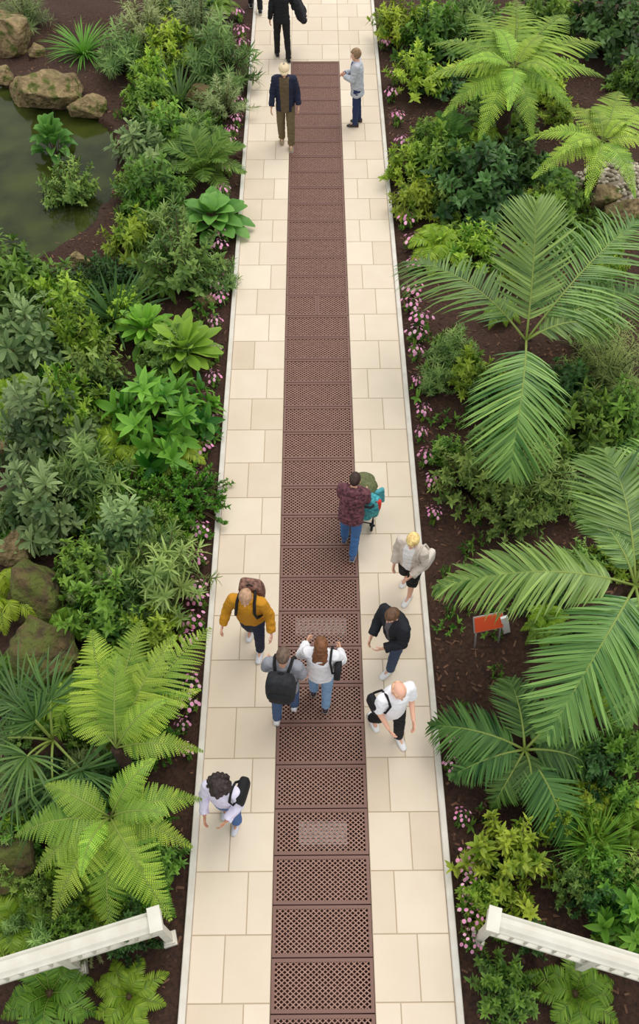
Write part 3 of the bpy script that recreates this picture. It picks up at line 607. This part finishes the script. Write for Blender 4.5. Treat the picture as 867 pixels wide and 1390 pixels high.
def species(k,v):
    key=(k,v)
    if key in SP: return SP[key]
    rg=np.random.default_rng(sum(map(ord,k))*7+v); F_,S_=MB(),MB(); parts=[]; R,H=.65,.85; mm=k
    sh={'grey':(.7,.9,48,8,.18,.055,'obov',3,.55,.3,18),'mid':(.65,.85,60,7,.13,.048,'ovate',4,.5,.3,20),'light':(.65,.85,54,7,.13,.046,'ovate',4,.5,.3,22),'dark':(.65,.8,80,7,.12,.055,'ovate',3,.6,.25,22),
        'fine':(.6,.55,170,6,.06,.024,'ovate',4,.72,.15,30),'feathery':(.5,1.1,36,6,.11,.013,'lance',12,.25,.2,38),'narrow':(.65,.85,44,8,.18,.024,'lance',5,.45,.3,25),'airy':(.65,.75,54,4,.09,.036,'ovate',7,.35,.2,20),
        'fatsia':(.65,.75,38,7,.22,.085,'ovate',2,.7,.3,15),'seed':(.18,.15,8,5,.09,.032,'ovate',1,.8,.2,20),'wispy':(.6,1.2,40,5,.16,.008,'lance',10,.2,.4,35)}
    if k in sh:
        a=sh[k]; R,H=a[0],a[1]; shrub(F_,S_,*a,rg=rg); mm={'seed':'mid'}.get(k,k)
    elif k in('rosette','berg','strap','strapd','spiky'):
        n,LL,LW,pf,e0,e1,dr={'rosette':(40,.42,.12,'obov',80,8,.25),'berg':(34,.3,.19,'round',70,10,.3),'strap':(110,.7,.026,'strap',82,30,.55),'strapd':(90,.75,.03,'strap',82,25,.5),'spiky':(80,.62,.035,'lance',82,5,.15)}[k]
        R,H={'rosette':(.45,.42),'berg':(.45,.4),'strap':(.6,.6),'strapd':(.6,.6),'spiky':(.58,.6)}[k]
        u=(np.arange(n)+.5)/n; an=np.arange(n)*2.39996+rg.normal(0,.1,n); el=np.radians(e0+(e1-e0)*u**.7+rg.normal(0,5,n))
        lat=np.stack([np.cos(an),np.sin(an),0*an],1); D=lat*np.cos(el)[:,None]+np.array([0,0,1.])*np.sin(el)[:,None]; U=-lat*np.sin(el)[:,None]+np.array([0,0,1.])*np.cos(el)[:,None]
        P=lat*.03+np.array([0,0,.03])
        if k=='berg': P=lat*(.22*u[:,None])+np.array([0,0,1.])*(.3-.18*u)[:,None]
        if k=='rosette': P=P+np.array([0,0,1.])*(.12*(1-u))[:,None]
        leaves(F_,P,D,U,LL*(.6+.4*u**.4)*(.85+.3*rg.random(n)),LW,dr*(.5+rg.random(n)),.18,pf,np.clip(.65-.35*u+rg.normal(0,.12,n),0,1)); mm={'strapd':'spiky'}.get(k,k)
        if k=='berg':
            for q in P[::2]: tube(S_,[(0,0,-.02),q],.008,4)
        else: tube(S_,[(0,0,-.03),(0,0,.12)],[.04,.02],6)
    elif k in('fern','fernd','cycad'):
        n=16 if k!='cycad' else 20; R,H=(.62,.45) if k!='cycad' else (.85,.8); 
        for i in range(n):
            a=i*2.39996+rg.normal(0,.1); o=.5+.5*i/n; L_=R*o*(.95+.2*rg.random()); zt=H*(.8-.7*i/n)
            if k=='cycad': frond(F_,(0,0,.1),(math.cos(a)*L_,math.sin(a)*L_,zt),.22,30,.2,.018,'palm',20,60,.1,.12,.012,.12,rg)
            else: frond(F_,(0,0,.04),(math.cos(a)*L_,math.sin(a)*L_,zt*.5),.25,22,.15,.024,'pinna',12,60,.0,.2,.006,.1,rg)
        tube(S_,[(0,0,-.05),(0,0,.1)],[.05,.05],7)
    elif k=='impat':
        R,H=.2,.16; shrub(F_,S_,.17,.13,12,5,.06,.03,'ovate',2,.6,.2,20,rg); mm='mid'
        for i in range(12):
            B_=MB(); a=i*2.39996+rg.normal(0,.3); r=.24*math.sqrt((i+.5)/12); c=np.array([math.cos(a)*r,math.sin(a)*r,.17+.03*rg.random()-.22*r*.4]); n_=nz(np.array([math.cos(a)*.5,math.sin(a)*.5,1])); A,Bv,_=frame(n_)
            an=np.arange(5)*2*PI/5; lat=np.cos(an)[:,None]*A+np.sin(an)[:,None]*Bv
            leaves(B_,np.broadcast_to(c,(5,3)),lat,np.broadcast_to(n_,(5,3)),.036,.041,.1,.05,'obov',np.clip(rg.normal(.55,.25),0,1)); tube(B_,[c-n_*.06,c],.003,3)
            parts.append(('flower',B_.mesh('flower',[M_pink])))
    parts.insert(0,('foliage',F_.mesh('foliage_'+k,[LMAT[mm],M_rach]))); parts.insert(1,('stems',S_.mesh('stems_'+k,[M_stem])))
    SP[key]=(parts,R,H); return SP[key]
def plant(k,px,py,rpx,h,label,cat='shrub',name=None,group=None,v=None,zb=None):
    v=random.randint(0,2 if k not in('impat','seed') else 1) if v is None else v; parts,R,H=species(k,v)
    g=G(px,py,h*.55); s=rpx*S(px,py,h*.55)/R; sz=h/H
    if abs(g[0])-rpx*S(px,py,0)*.6<HW+.02: 
        g[0]=math.copysign(HW+.04+rpx*S(px,py,0)*.55,g[0])
    z=float(hs(g[0],g[1])) if zb is None else zb
    o=empty(name or {'shrub':'shrub','fern':'fern','plant':'leafy_plant','flower':'flowering_plant'}.get(cat,cat),label,cat,(g[0],g[1],z),random.random()*6.28,group,(s,s,sz))
    for nme,me in parts: mk(nme,me,o)
    return o

LEFT=[('wispy',30,8,38,.9,'sparse grassy tuft in bare soil at the top left corner'),
('strap',110,52,42,.7,'bright green strap-leaved clump standing alone in bare soil above the pond'),
('feathery',192,18,46,1.3,'pale yellow-green feathery shrub at the top edge above the ferny clump'),
('feathery',268,22,46,1.4,'pale grey feathery shrub at the top edge nearest the left kerb'),
('narrow',298,72,46,1.3,'pale narrow-leaved shrub beside the kerb level with the man in the cap'),
('light',232,55,38,1.0,'light green shrub between the two feathery shrubs'),
('narrow',165,70,38,.9,'narrow-leaved shrub right of the strap-leaved clump'),
('strapd',240,112,56,.8,'dark arching strap-leaved clump behind the pond boulders'),
('mid',194,122,34,.9,'mid-green shrub between boulders and dark strap-leaved clump'),
('feathery',302,130,36,.9,'pale feathery shrub at the kerb above the cycad'),
('grey',194,188,46,1.1,'grey-green large-leaved shrub on the right bank of the pond'),
('berg',66,172,28,.9,'small broad-leaved plant growing at the far pond margin'),
('airy',88,225,42,1.0,'pale loose leafy plant rising from the middle of the pond'),
('cycad',272,200,72,1.0,'dark spiky cycad with arching fronds right of the pond'),
('mid',226,168,36,1.0,'mid-green shrub left of the spiky cycad'),
('berg',288,290,44,.6,'rosette of large rounded leaves beside the kerb below the cycad'),
('mid',206,252,44,1.0,'mid-green shrub on the pond bank left of the rounded rosette'),
('light',178,318,44,.9,'light green shrub at the near corner of the pond'),
('narrow',228,305,40,1.0,'narrow-leaved shrub left of the large rounded rosette'),
('airy',242,345,66,1.2,'pale loose small-leaved shrub below the large rounded rosette'),
('narrow',298,370,28,.6,'low narrow-leaved plant between loose pale shrub and kerb'),
('mid',22,365,60,1.2,'bushy green shrub on the near bank of the pond at the left edge'),
('light',84,396,48,.9,'light green shrub right of the bushy shrub on the pond bank'),
('spiky',150,408,68,1.0,'dark spiky rosette with stiff narrow leaves above the bright rosettes'),
('grey',28,455,66,1.2,'large grey-green lobed shrub at the left edge below the bushy green shrub'),
('light',98,448,46,1.2,'light green leafy shrub left of the dark spiky rosette'),
('airy',118,498,60,1.1,'loose pale small-leaved shrub left of the two bright rosettes'),
('rosette',247,462,54,.7,'larger of the two bright green broad-leaved rosettes'),
('rosette',196,440,38,.6,'smaller of the two bright green broad-leaved rosettes'),
('fatsia',222,556,66,1.0,'lush bright-green large-leaved shrub below the two rosettes'),
('fern',240,606,48,.5,'yellow-green fern under the lush large-leaved shrub'),
('fern',168,590,58,.8,'yellow-green fern left of the lush large-leaved shrub'),
('grey',50,570,68,1.2,'grey-green lobed shrub at the left edge above the mossy boulders'),
('fern',15,515,50,1.2,'yellow-green fern at the left edge between two grey-green shrubs'),
('narrow',112,635,58,1.1,'narrow-leaved shrub left above the fine dark bushes'),
('light',88,545,46,1.3,'light green leafy shrub rising beside the upper grey-green lobed shrub'),
('grey',45,680,62,1.2,'grey-green lobed shrub directly above the mossy boulders'),
('fine',165,660,50,.5,'fine-leaved low bush left of the fine bush at the kerb'),
('fine',246,668,58,.55,'round fine-leaved dark bush beside the kerb'),
('fine',220,705,46,.5,'small fine-leaved bush tucked below the round fine bush'),
('grey',168,718,52,1.0,'pale grey-green shrub below the fine-leaved bushes'),
('narrow',215,775,62,1.0,'pale narrow-leaved shrub above the tall ferns near the kerb'),
('mid',112,765,48,.8,'green leafy shrub right of the mossy boulders'),
('mid',145,825,60,.9,'broad green leafy shrub between mossy boulders and tall ferns'),
('light',205,845,42,.7,'light green leafy shrub above the tall ferns'),
('fern',6,800,58,1.0,'yellow-green fern at the left edge beside the upper mossy boulder'),
('fernd',86,838,36,.9,'small green fern growing in the gap between the two mossy boulders'),
('fernd',10,915,60,.9,'green fern at the left edge below the lower mossy boulder'),
('fern',105,940,64,.8,'yellow-green ground fern between lower boulder and tall ferns'),
('fern',20,1250,64,.6,'yellow-green fern in the bottom left corner behind the cream railing'),
('fern',105,1245,50,.5,'yellow-green fern above the left cream railing'),
('fernd',190,1190,54,.5,'green ground fern beneath the lower tall fern'),
('fernd',60,1345,70,.6,'green ground fern below the left cream railing at the frame edge'),
('fern',170,1350,55,.5,'yellow-green ground fern below the left cream railing nearest the kerb'),]
for k,px,py,r,h,lab in LEFT:
    cat='fern' if k.startswith('fern') else ('plant' if k in('strap','strapd','rosette','berg','spiky','cycad','wispy') or 'plant' in lab else 'shrub')
    plant(k,px,py,r*1.1,h,lab,cat,zb=-.3 if (60<px<95 and 160<py<240) else None)
RIGHT=[('light',532,24,38,1.1,'light green shrub at the top edge beside the right kerb'),
('mid',585,35,50,1.2,'mid-green shrub left of the large tree fern'),
('narrow',640,8,48,1.2,'narrow-leaved shrub at the top edge above the large tree fern'),
('light',566,95,42,.9,'light green shrub beside the woman in the grey cardigan'),
('mid',740,10,50,1.2,'mid-green shrub at the top edge right of the large tree fern'),
('dark',830,30,62,1.3,'dark shrub in the top right corner'),
('dark',650,240,70,1.2,'big dark green bush in front of the large tree fern'),
('mid',600,212,48,1.1,'mid-green bush left of the big dark green bush'),
('dark',700,215,48,1.0,'dark bush right behind the big dark green bush'),
('cycad',610,175,46,.9,'spiky cycad just above the big dark green bush'),
('light',556,215,38,.9,'light green shrub between kerb and big dark bush'),
('light',562,262,40,.8,'lower light green shrub between kerb and big dark bush'),
('fern',595,318,56,.8,'yellow-green ferny plant above the upper feather palm'),
('light',645,325,44,.7,'yellow-green leafy shrub above the upper feather palm'),
('cycad',720,225,48,.8,'spiky cycad beneath the smaller tree fern'),
('mid',760,275,48,.8,'mid-green shrub left of the gravel bank'),
('fine',800,305,42,.5,'low fine-leaved bush below the gravel boulder'),
('narrow',590,510,28,.5,'young narrow-leaved plant on bare soil left of the upper palm'),
('narrow',615,470,34,.6,'narrow-leaved plant under the left frond of the upper palm'),
('light',640,500,42,.7,'light green shrub under the upper palm'),
('airy',640,640,62,.9,'loose small-leaved shrub right of the stroller'),
('airy',695,690,56,.8,'loose small-leaved shrub above the lower palm'),
('mid',605,612,28,.5,'low mid-green plant beside the loose shrub and kerb'),
('mid',785,570,60,1.0,'mid-green shrub between the two feather palms'),
('narrow',730,640,52,.9,'narrow-leaved shrub between the two feather palms'),
('wispy',838,480,66,1.2,'wispy grey-green shrub at the right edge between the palms'),
('mid',840,560,50,1.0,'mid-green shrub at the right edge under the wispy shrub'),
('dark',770,520,44,.8,'dark shrub under the upper palm'),
('light',690,1165,68,.8,'yellow-green leafy shrub above the right cream railing'),
('light',655,1215,36,.5,'small yellow-green leafy shrub beside the kerb near the right railing'),
('strap',815,1140,52,.7,'green spiky strap-leaved clump right of the yellow-green shrub'),
('fatsia',860,1240,52,.9,'bright large-leaved plant in the bottom right corner'),
('mid',850,1010,46,.7,'mid-green shrub at the right edge below the lower palm'),
('dark',800,1040,46,.6,'dark low shrub right of the dark drooping palm'),
('narrow',830,660,46,.8,'narrow-leaved shrub behind the lower palm'),
('mid',690,1345,50,.5,'mid-green low shrub below the right cream railing nearest the kerb'),
('fernd',790,1345,70,.6,'green ground fern below the right cream railing at the frame edge'),]
for k,px,py,r,h,lab in RIGHT:
    cat='fern' if k.startswith('fern') else ('plant' if k in('strap','cycad','wispy') else 'shrub'); plant(k,px,py,r,h,lab,cat)
# kerb flowers
def flowers(ys,sd,side):
    ys=sorted(ys)
    for i,(y,r) in enumerate(ys):
        j=R_.uniform(0,12); r=r*.94
        x=(345-.0746*y-r*.9-3-j) if sd<0 else (507+.0885*y+r*.9+3+j)
        plant('impat',x,y,r,.24,'pink-flowered bedding plant, %s from the far end along the %s kerb'%(ordn(i+1),side),'flower',group='pink bedding plants along the %s kerb'%side)
flowers([(20,9),(45,10),(62,9),(80,10),(110,9),(140,10),(165,9),(180,9),(195,9),(230,10),(262,10),(300,11),(318,10),(335,11),(375,12),(390,11),(405,12),(440,10),(480,9),(515,11),(548,12),(575,11),(610,13),(650,10),(722,13),(762,12),(800,14),(815,14),(845,16),(870,12),(930,15),(955,16),(985,11),(1020,10)],-1,'left')
flowers([(60,9),(105,11),(130,10),(160,10),(195,10),(230,10),(265,10),(300,13),(330,13),(360,12),(395,14),(415,13),(434,15),(455,14),(480,11),(520,9),(560,11),(590,9),(622,13),(655,12),(700,11),(1000,11),(1040,12),(1110,12),(1165,16),(1185,13),(1212,13),(1245,16),(1280,14)],1,'right')
# seedlings in the bare strips
for i in range(60):
    if i<42: py=R_.uniform(380,1280); px=507+.0885*py+R_.uniform(20,90)
    else: py=R_.uniform(380,1000); px=345-.0746*py-R_.uniform(20,60)
    plant('seed',px,py,R_.uniform(9,20),R_.uniform(.15,.35),'young green seedling planted in the bare soil strip near the kerb','plant','seedling','seedlings in the bare soil strips')
# undergrowth
cnt=0
while cnt<225:
    side=cnt%5<3
    py=R_.uniform(-5,1290)
    px=R_.uniform(0,345-.0746*py-48) if side else R_.uniform(507+.0885*py+(50 if py<340 else 105),867)
    g=G(px,py,.2)
    if inpond(g[0],g[1]) or (side and px<175 and py<360) or (side and px<105 and 725<py<930) or (not side and px>780 and 200<py<300): continue
    k=random.choice(['mid','light','dark','narrow','fern','fernd','dark','airy','airy','fern','fine','feathery'] if side else ['mid','dark','airy','fernd','mid','light','fern'])
    plant(k,px,py,R_.uniform(24,42),R_.uniform(.3,.8),'low undergrowth plant filling the gap between larger plants %s of the path'%('left' if side else 'right'),'plant','undergrowth_plant','undergrowth %s of the path'%('left' if side else 'right'))
    cnt+=1

# ------------------------------------------------------------------ crowned plants (palms, tree ferns)
M_palm=leafmat('palm_leaf',(48,96,30),(160,194,100),.25,.32,.45); M_palmd=leafmat('palm_dark',(30,70,26),(108,146,70),.22,.38,.3)
M_tf=leafmat('tree_fern_leaf',(100,150,34),(194,222,86),.3); M_tfb=leafmat('fern_bright',(86,140,30),(186,216,80),.3)
def crown(name,label,cat,cp,zc,tips,kw,M,group=None,tr=.09,dz=0):
    zc-=dz; c=G(cp[0],cp[1],zc); z0=float(hs(c[0],c[1])); root=empty(name,label,cat,(c[0],c[1],z0),0,group); off=np.array([c[0],c[1],z0])
    mb=MB(); k=np.linspace(0,1,12); tube(mb,np.stack([0*k,0*k,-.1+(zc-z0+.08)*k],1),tr*(1.25-.35*k)*(1+.08*np.sin(k*40)),10); mb.obj('trunk',M_trunk,root)
    for i,tp in enumerate(tips):
        tx,ty,tz=tp[:3]; tz-=dz; bul=tp[3] if len(tp)>3 else .5; q=G(tx,ty,tz); L_=np.linalg.norm(q-c); mb=MB(); K=dict(kw); K['lmax']=kw['lmax']*L_*(tp[4] if len(tp)>4 else 1)
        frond(mb,c-off,q-off,bul,rg=np.random.default_rng(i+int(cp[0])),**K); mb.obj('frond',[M,M_rach],root)
PK=dict(n=56,lmax=.37,lw=.03,kind='palm',a0=24,a1=64,lift=.05,droop=.34,rach=.018,t0=.14)
crown('palm','upper of the two big feather palms, its fronds spread beside the right kerb','palm',(714,462),1.8,[(546,356,1.5,.7,.85),(728,276,3.2,.25,1.05),(872,298,2.1,.6,.95),(890,400,1.7,.6,.9),(690,648,1.1,.6,1.15),(830,455,1.6,.6,.8)],PK,M_palm)
crown('palm','lower of the two big feather palms, at the right edge above the dark palm','palm',(862,795),2.2,[(588,800,1.7,.7,.72),(820,610,2.5,.5,1.1),(900,600,2.3,.5),(742,1000,1.6,.7,1.05),(850,985,1.5,.6),(960,800,1.9,.6),(775,690,2.2,.6,.7),(960,920,1.7,.6)],dict(PK,n=66,lw=.031),M_palm)
crown('palm','low dark feather palm with drooping fronds between kerb and lower palm','palm',(712,1018),.6,[(583,985,.4,.4),(610,1055,.3,.4,.8),(690,920,.7,.35),(668,1095,.25,.4),(772,1145,.25,.4),(775,960,.5,.4),(800,1040,.4,.4),(720,1100,.3,.4)],dict(PK,n=42,lmax=.42,lw=.025),M_palmd,tr=.06)
crown('fan_palm','fan-leaved palm with long narrow arching leaflets left of the tall ferns','palm',(72,1005),.8,[(0,930,1.0,.3),(-30,1010,.9,.3),(-5,1100,.7,.3),(80,1120,.7,.3),(150,1090,.7,.3),(75,920,1.1,.3),(40,970,1.2,.4),(20,1060,1.1,.4)],dict(PK,n=34,lmax=.85,lw=.024,kind='fan',droop=.38),M_palmd,tr=.06)
TF=dict(n=32,lmax=.3,lw=.03,kind='fern',a0=10,a1=55,lift=.02,droop=.25,rach=.012,t0=.1,pl=.055)
crown('tree_fern','large bright tree fern spreading its fronds at the upper right','fern',(697,92),2.4,[(574,110,2.0,.4),(584,60,2.2,.4),(635,18,2.3,.4),(700,0,2.4,.4),(768,20,2.3,.4),(816,58,2.1,.4),(820,105,1.9,.4),(782,158,1.8,.4),(722,188,1.7,.4),(650,190,1.7,.4),(600,158,1.8,.4),(620,90,2.5,.4,.8),(740,50,2.6,.4,.8),(760,110,2.4,.4,.8),(670,40,2.6,.4,.8),(690,150,2.3,.4,.8)],TF,M_tf,tr=.12,dz=.8)
crown('tree_fern','smaller pale tree fern at the right edge below the large tree fern','fern',(818,192),2.0,[(712,190,1.7,.4),(722,242,1.6,.4),(770,148,1.9,.4),(840,124,2.0,.4),(890,150,1.8,.4),(895,210,1.7,.4),(862,268,1.5,.4),(795,268,1.5,.4),(750,215,2.0,.4,.8),(800,150,2.1,.4,.8),(850,170,2.1,.4,.8)],dict(TF,n=28),M_tf,tr=.11,dz=.6)
FB=dict(TF,lmax=.32,pl=.034,n=32,droop=.35)
crown('tree_fern','upper of the two tall bright ferns beside the left kerb','fern',(158,1015),1.3,[(192,842,1.5,.5),(286,852,1.2,.5),(272,935,1.2,.4,.8),(125,855,1.3,.5),(92,935,1.1,.4),(276,1020,1.0,.4,.8),(238,862,1.6,.4,.85),(160,890,1.8,.3,.9),(225,950,1.7,.4,.8)],FB,M_tfb,tr=.07)
crown('tree_fern','lower of the two tall bright ferns above the left cream railing','fern',(150,1110),1.2,[(274,1085,1.0,.5),(262,1150,.9,.5,.9),(232,1250,.8,.5),(150,1272,.7,.4),(72,1248,.8,.5),(20,1135,1.0,.5),(62,1065,1.3,.4),(210,1030,1.5,.4),(110,1190,1.4,.5,.8),(195,1185,1.5,.5,.8),(45,1190,.9,.5,.9),(225,1105,1.6,.4,.8)],FB,M_tfb,tr=.07)

# ------------------------------------------------------------------ boulders
def rockmat(name,c,c2,moss):
    m,N,L,b=newmat(name); tc=N.new('ShaderNodeTexCoord'); n=N.new('ShaderNodeTexNoise'); n.inputs['Scale'].default_value=4; n.inputs['Detail'].default_value=10; L.new(tc.outputs['Object'],n.inputs['Vector'])
    r=N.new('ShaderNodeValToRGB'); r.color_ramp.elements[0].position=.3; r.color_ramp.elements[1].position=.65; r.color_ramp.elements[0].color=lin(c); r.color_ramp.elements[1].color=lin(c2); L.new(n.outputs['Fac'],r.inputs['Fac'])
    n2=N.new('ShaderNodeTexNoise'); n2.inputs['Scale'].default_value=5; n2.inputs['Detail'].default_value=8; L.new(tc.outputs['Object'],n2.inputs['Vector']); r2=N.new('ShaderNodeValToRGB'); r2.color_ramp.elements[0].position=.62-moss*.3; r2.color_ramp.elements[1].position=.74-moss*.25; L.new(n2.outputs['Fac'],r2.inputs['Fac'])
    mx=N.new('ShaderNodeMix'); mx.data_type='RGBA'; mx.inputs[7].default_value=lin((92,100,38)); L.new(r2.outputs['Color'],mx.inputs[0]); L.new(r.outputs['Color'],mx.inputs[6]); L.new(mx.outputs[2],b.inputs['Base Color']); b.inputs['Roughness'].default_value=.9
    bp=N.new('ShaderNodeBump'); bp.inputs['Strength'].default_value=1; bp.inputs['Distance'].default_value=.15; n3=N.new('ShaderNodeTexNoise'); n3.inputs['Scale'].default_value=9; n3.inputs['Detail'].default_value=9; L.new(tc.outputs['Object'],n3.inputs['Vector']); L.new(n3.outputs['Fac'],bp.inputs['Height']); L.new(bp.outputs['Normal'],b.inputs['Normal']); return m
MR1=rockmat('boulder_sand',(102,86,56),(176,152,110),.4); MR2=rockmat('boulder_moss',(58,48,28),(114,94,58),.68)
def boulder(px,py,rx,ry,hz,M,label,seed,name='boulder',cat='rock',group=None,z=0):
    g=G(px,py,z+hz*.5); s=S(px,py,hz*.5); bm=bmesh.new(); bmesh.ops.create_icosphere(bm,subdivisions=5,radius=1.15); rg=np.random.default_rng(seed)
    pl=[(nz(rg.normal(size=3)),rg.uniform(.6,.88)) for _ in range(16)]; fr=np.concatenate([rg.normal(size=(5,3))*3,rg.normal(size=(6,3))*8]); am=np.array([.018]*5+[.013]*6); phs=rg.random(11)*6
    for v in bm.verts:
        p=np.array(v.co)
        for n_,d in pl:
            q=p@n_-d
            if q>0: p=p-n_*q*.95
        p=p*(1+float(np.sum(am*np.sin(fr@p+phs)))*1.5)
        v.co=Vector((p[0]*rx*s*1.12,p[1]*ry*s*1.12,max(p[2],-.35)*hz))
    me=bpy.data.meshes.new(name); bm.to_mesh(me); bm.free(); me.materials.append(M); me.polygons.foreach_set('use_smooth',np.ones(len(me.polygons),dtype=bool))
    o=mk(name,me); zz=float(hs(g[0],g[1])) if not inpond(g[0],g[1]) else -.2; o.location=(g[0],g[1],zz+.28*hz+z); tag(o,label,cat,group); return o
for a in ((75,118,40,34,.55,MR1,'largest sandy boulder on the far pond bank'),(33,118,22,22,.4,MR1,'small sandy boulder left of the largest pond boulder'),(122,140,26,16,.35,MR1,'low sandy boulder at the right end of the pond rocks'),(8,42,40,32,.6,MR1,'big pale boulder at the top left edge'),(50,68,12,9,.2,MR1,'small pale stone in the soil below the corner boulder'),
  (235,45,34,20,.5,MR1,'pale boulder under the feathery shrubs near the top'),(5,102,14,12,.25,MR1,'sandy stone at the left edge of the pond'),
  (45,800,46,46,.6,MR2,'upper mossy boulder at the left edge'),(60,885,50,46,.6,MR2,'lower mossy boulder at the left edge below its neighbour'),(15,745,30,24,.4,MR1,'bare brown boulder just above the mossy boulders'),(15,1165,44,48,.6,MR2,'mossy boulder at the left edge beside the lower tall fern'),
  (98,515,16,18,.3,MR1,'small brown rock among the grey-green shrubs'),(5,615,18,16,.3,MR1,'small brown rock at the left edge under the grey-green shrubs'),(812,262,34,20,.4,MR1,'sandy boulder beside the gravel bank on the right'),(845,285,30,18,.35,MR1,'sandy boulder at the right edge below the gravel bank'),(275,130,20,12,.3,MR1,'small rock beside the kerb above the cycad'),(108,352,14,10,.2,MR1,'small stone on the near pond bank'),(280,408,14,9,.2,MR1,'small stone beside the kerb under the loose pale shrub')):
    boulder(*a,seed=int(a[0]*3+a[1]))
# gravel bank
mb=MB(); g0=G(842,240,.2)
for i in range(320):
    a=R_.random()*2*PI; r=math.sqrt(R_.random()); p=g0+np.array([math.cos(a)*r*.8,math.sin(a)*r*.9,0]); z=float(hs(p[0],p[1]))+.22*(1-r*r)+.01
    ell(mb,(p[0],p[1],z),I3,(.05*R_.uniform(.6,1.2),.045*R_.uniform(.6,1.2),.03),7,5,R_.random())
an=np.arange(24)*2*PI/24; rings(mb,[[(g0[0]+math.cos(a)*.82*k,g0[1]+math.sin(a)*.92*k,float(hs(g0[0]+math.cos(a)*.82*k,g0[1]+math.sin(a)*.92*k))-.03+.23*(1-k*k)) for a in an] for k in (1,.8,.6,.4,.2,.02)],.2)
tag(mb.obj('gravel',attrmat('pebble',(120,108,90),(205,195,175),.85)),'heap of pale rounded pebbles under the smaller tree fern','gravel',kind='stuff')

# ------------------------------------------------------------------ railings and sign
M_cream=mat('cream_paint',(220,217,204),.45,(208,203,188),5)
def railing(pin,pout,zt,label):
    a=G(*pin,zt); b_=G(*pout,zt); root=empty('railing',label,'railing',(a[0],a[1],float(hs(a[0],a[1])))); off=np.array(root.location)
    d=nz(b_-a); n=np.cross([0,0,1],d); Z=np.array([0,0,1.])
    pr=[(-.045,-.1),(-.045,-.05),(-.065,-.04),(-.065,-.015),(-.09,0),(-.09,.022),(-.07,.035),(-.045,.065),(0,.08),(.045,.065),(.07,.035),(.09,.022),(.09,0),(.065,-.015),(.065,-.04),(.045,-.05),(.045,-.1)]
    mb=MB(); rings(mb,[[p+n*x+Z*z for x,z in pr] for p in (a+d*.02,b_)]); mb.obj('handrail',M_cream,root,False,off)
    mb=MB(); box(mb,(a+b_)/2+Z*(-.62),(np.linalg.norm(b_-a),.04,.05),(d,n,Z)); mb.obj('lower_rail',M_cream,root,False,off)
    L_=np.linalg.norm(b_-a)
    for k in range(3):
        p=a+d*(.03+k*L_*.48); mb=MB(); zb=off[2]-.05
        for z0,z1,w in ((zb,zb+.12,.14),(zb+.12,zb+.16,.11),(zb+.16,zt-.18,.075),(zt-.18,zt-.14,.1),(zt-.14,zt-.08,.125)): box(mb,np.array([p[0],p[1],(z0+z1)/2]),(w,w,z1-z0),(d,n,Z))
        mb.obj('post',M_cream,root,False,off)
    k=.14
    while k<L_-.05:
        p=a+d*k; mb=MB(); tube(mb,[p+Z*-.62,p+Z*-.5,p+Z*-.35,p+Z*-.2,p+Z*-.09],[.012,.018,.011,.018,.012],8); mb.obj('baluster',M_cream,root,True,off); k+=.14
    mb=MB(); box(mb,a+Z*.0,(.1,.2,.17),(d,n,Z)); box(mb,a+Z*.095,(.12,.22,.025),(d,n,Z)); mb.obj('end_cap',M_cream,root,False,off)
railing((212,1250),(-80,1340),1.15,'cream painted iron railing at the bottom left corner beside the ferns')
railing((668,1250),(980,1345),1.15,'cream painted iron railing at the bottom right corner below the yellow-green shrub')
sg2=G(657,866); sgn=empty('sign','low orange sign panel on grey metal legs under the lower palm','sign',(sg2[0],sg2[1],float(hs(sg2[0],sg2[1]))),rad(12)); MO=mat('sign_orange',(222,84,40),.5); MG=mat('sign_metal',(190,188,184),.4,metal=.4); MWh=mat('sign_white',(232,230,226),.5)
mb=MB(); ax=(np.array([1.,0,0]),np.array([0,.55,.84]),np.array([0,-.84,.55])); box(mb,(0,.02,.42),(.36,.2,.02),ax); mb.obj('panel',MO,sgn,False)
mb=MB(); box(mb,(.235,.0,.3),(.09,.03,.5),(np.array([.97,0,.25]),np.array([0,1.,0]),np.array([-.25,0,.97]))); mb.obj('side_board',MWh,sgn,False)
mb=MB(); box(mb,(0,.03,.415),(.39,.23,.012),ax); mb.obj('panel_frame',MG,sgn,False)
for x in (-.16,.16):
    mb=MB(); tube(mb,[(x,.08,.5),(x,.0,.38),(x,-.12,-.08)],.014); mb.obj('leg',MG,sgn)
# ------------------------------------------------------------------ light
w=bpy.data.worlds.new('world'); SC.world=w; w.use_nodes=True; bg=w.node_tree.nodes['Background']; bg.inputs[0].default_value=(.98,.99,1.0,1); bg.inputs[1].default_value=.95
sl=bpy.data.lights.new('sun','SUN'); sl.energy=1.55; sl.angle=rad(40); sl.color=(1,.96,.9); so=bpy.data.objects.new('sun',sl); COL.objects.link(so); so.rotation_euler=(rad(-18),rad(18),0)
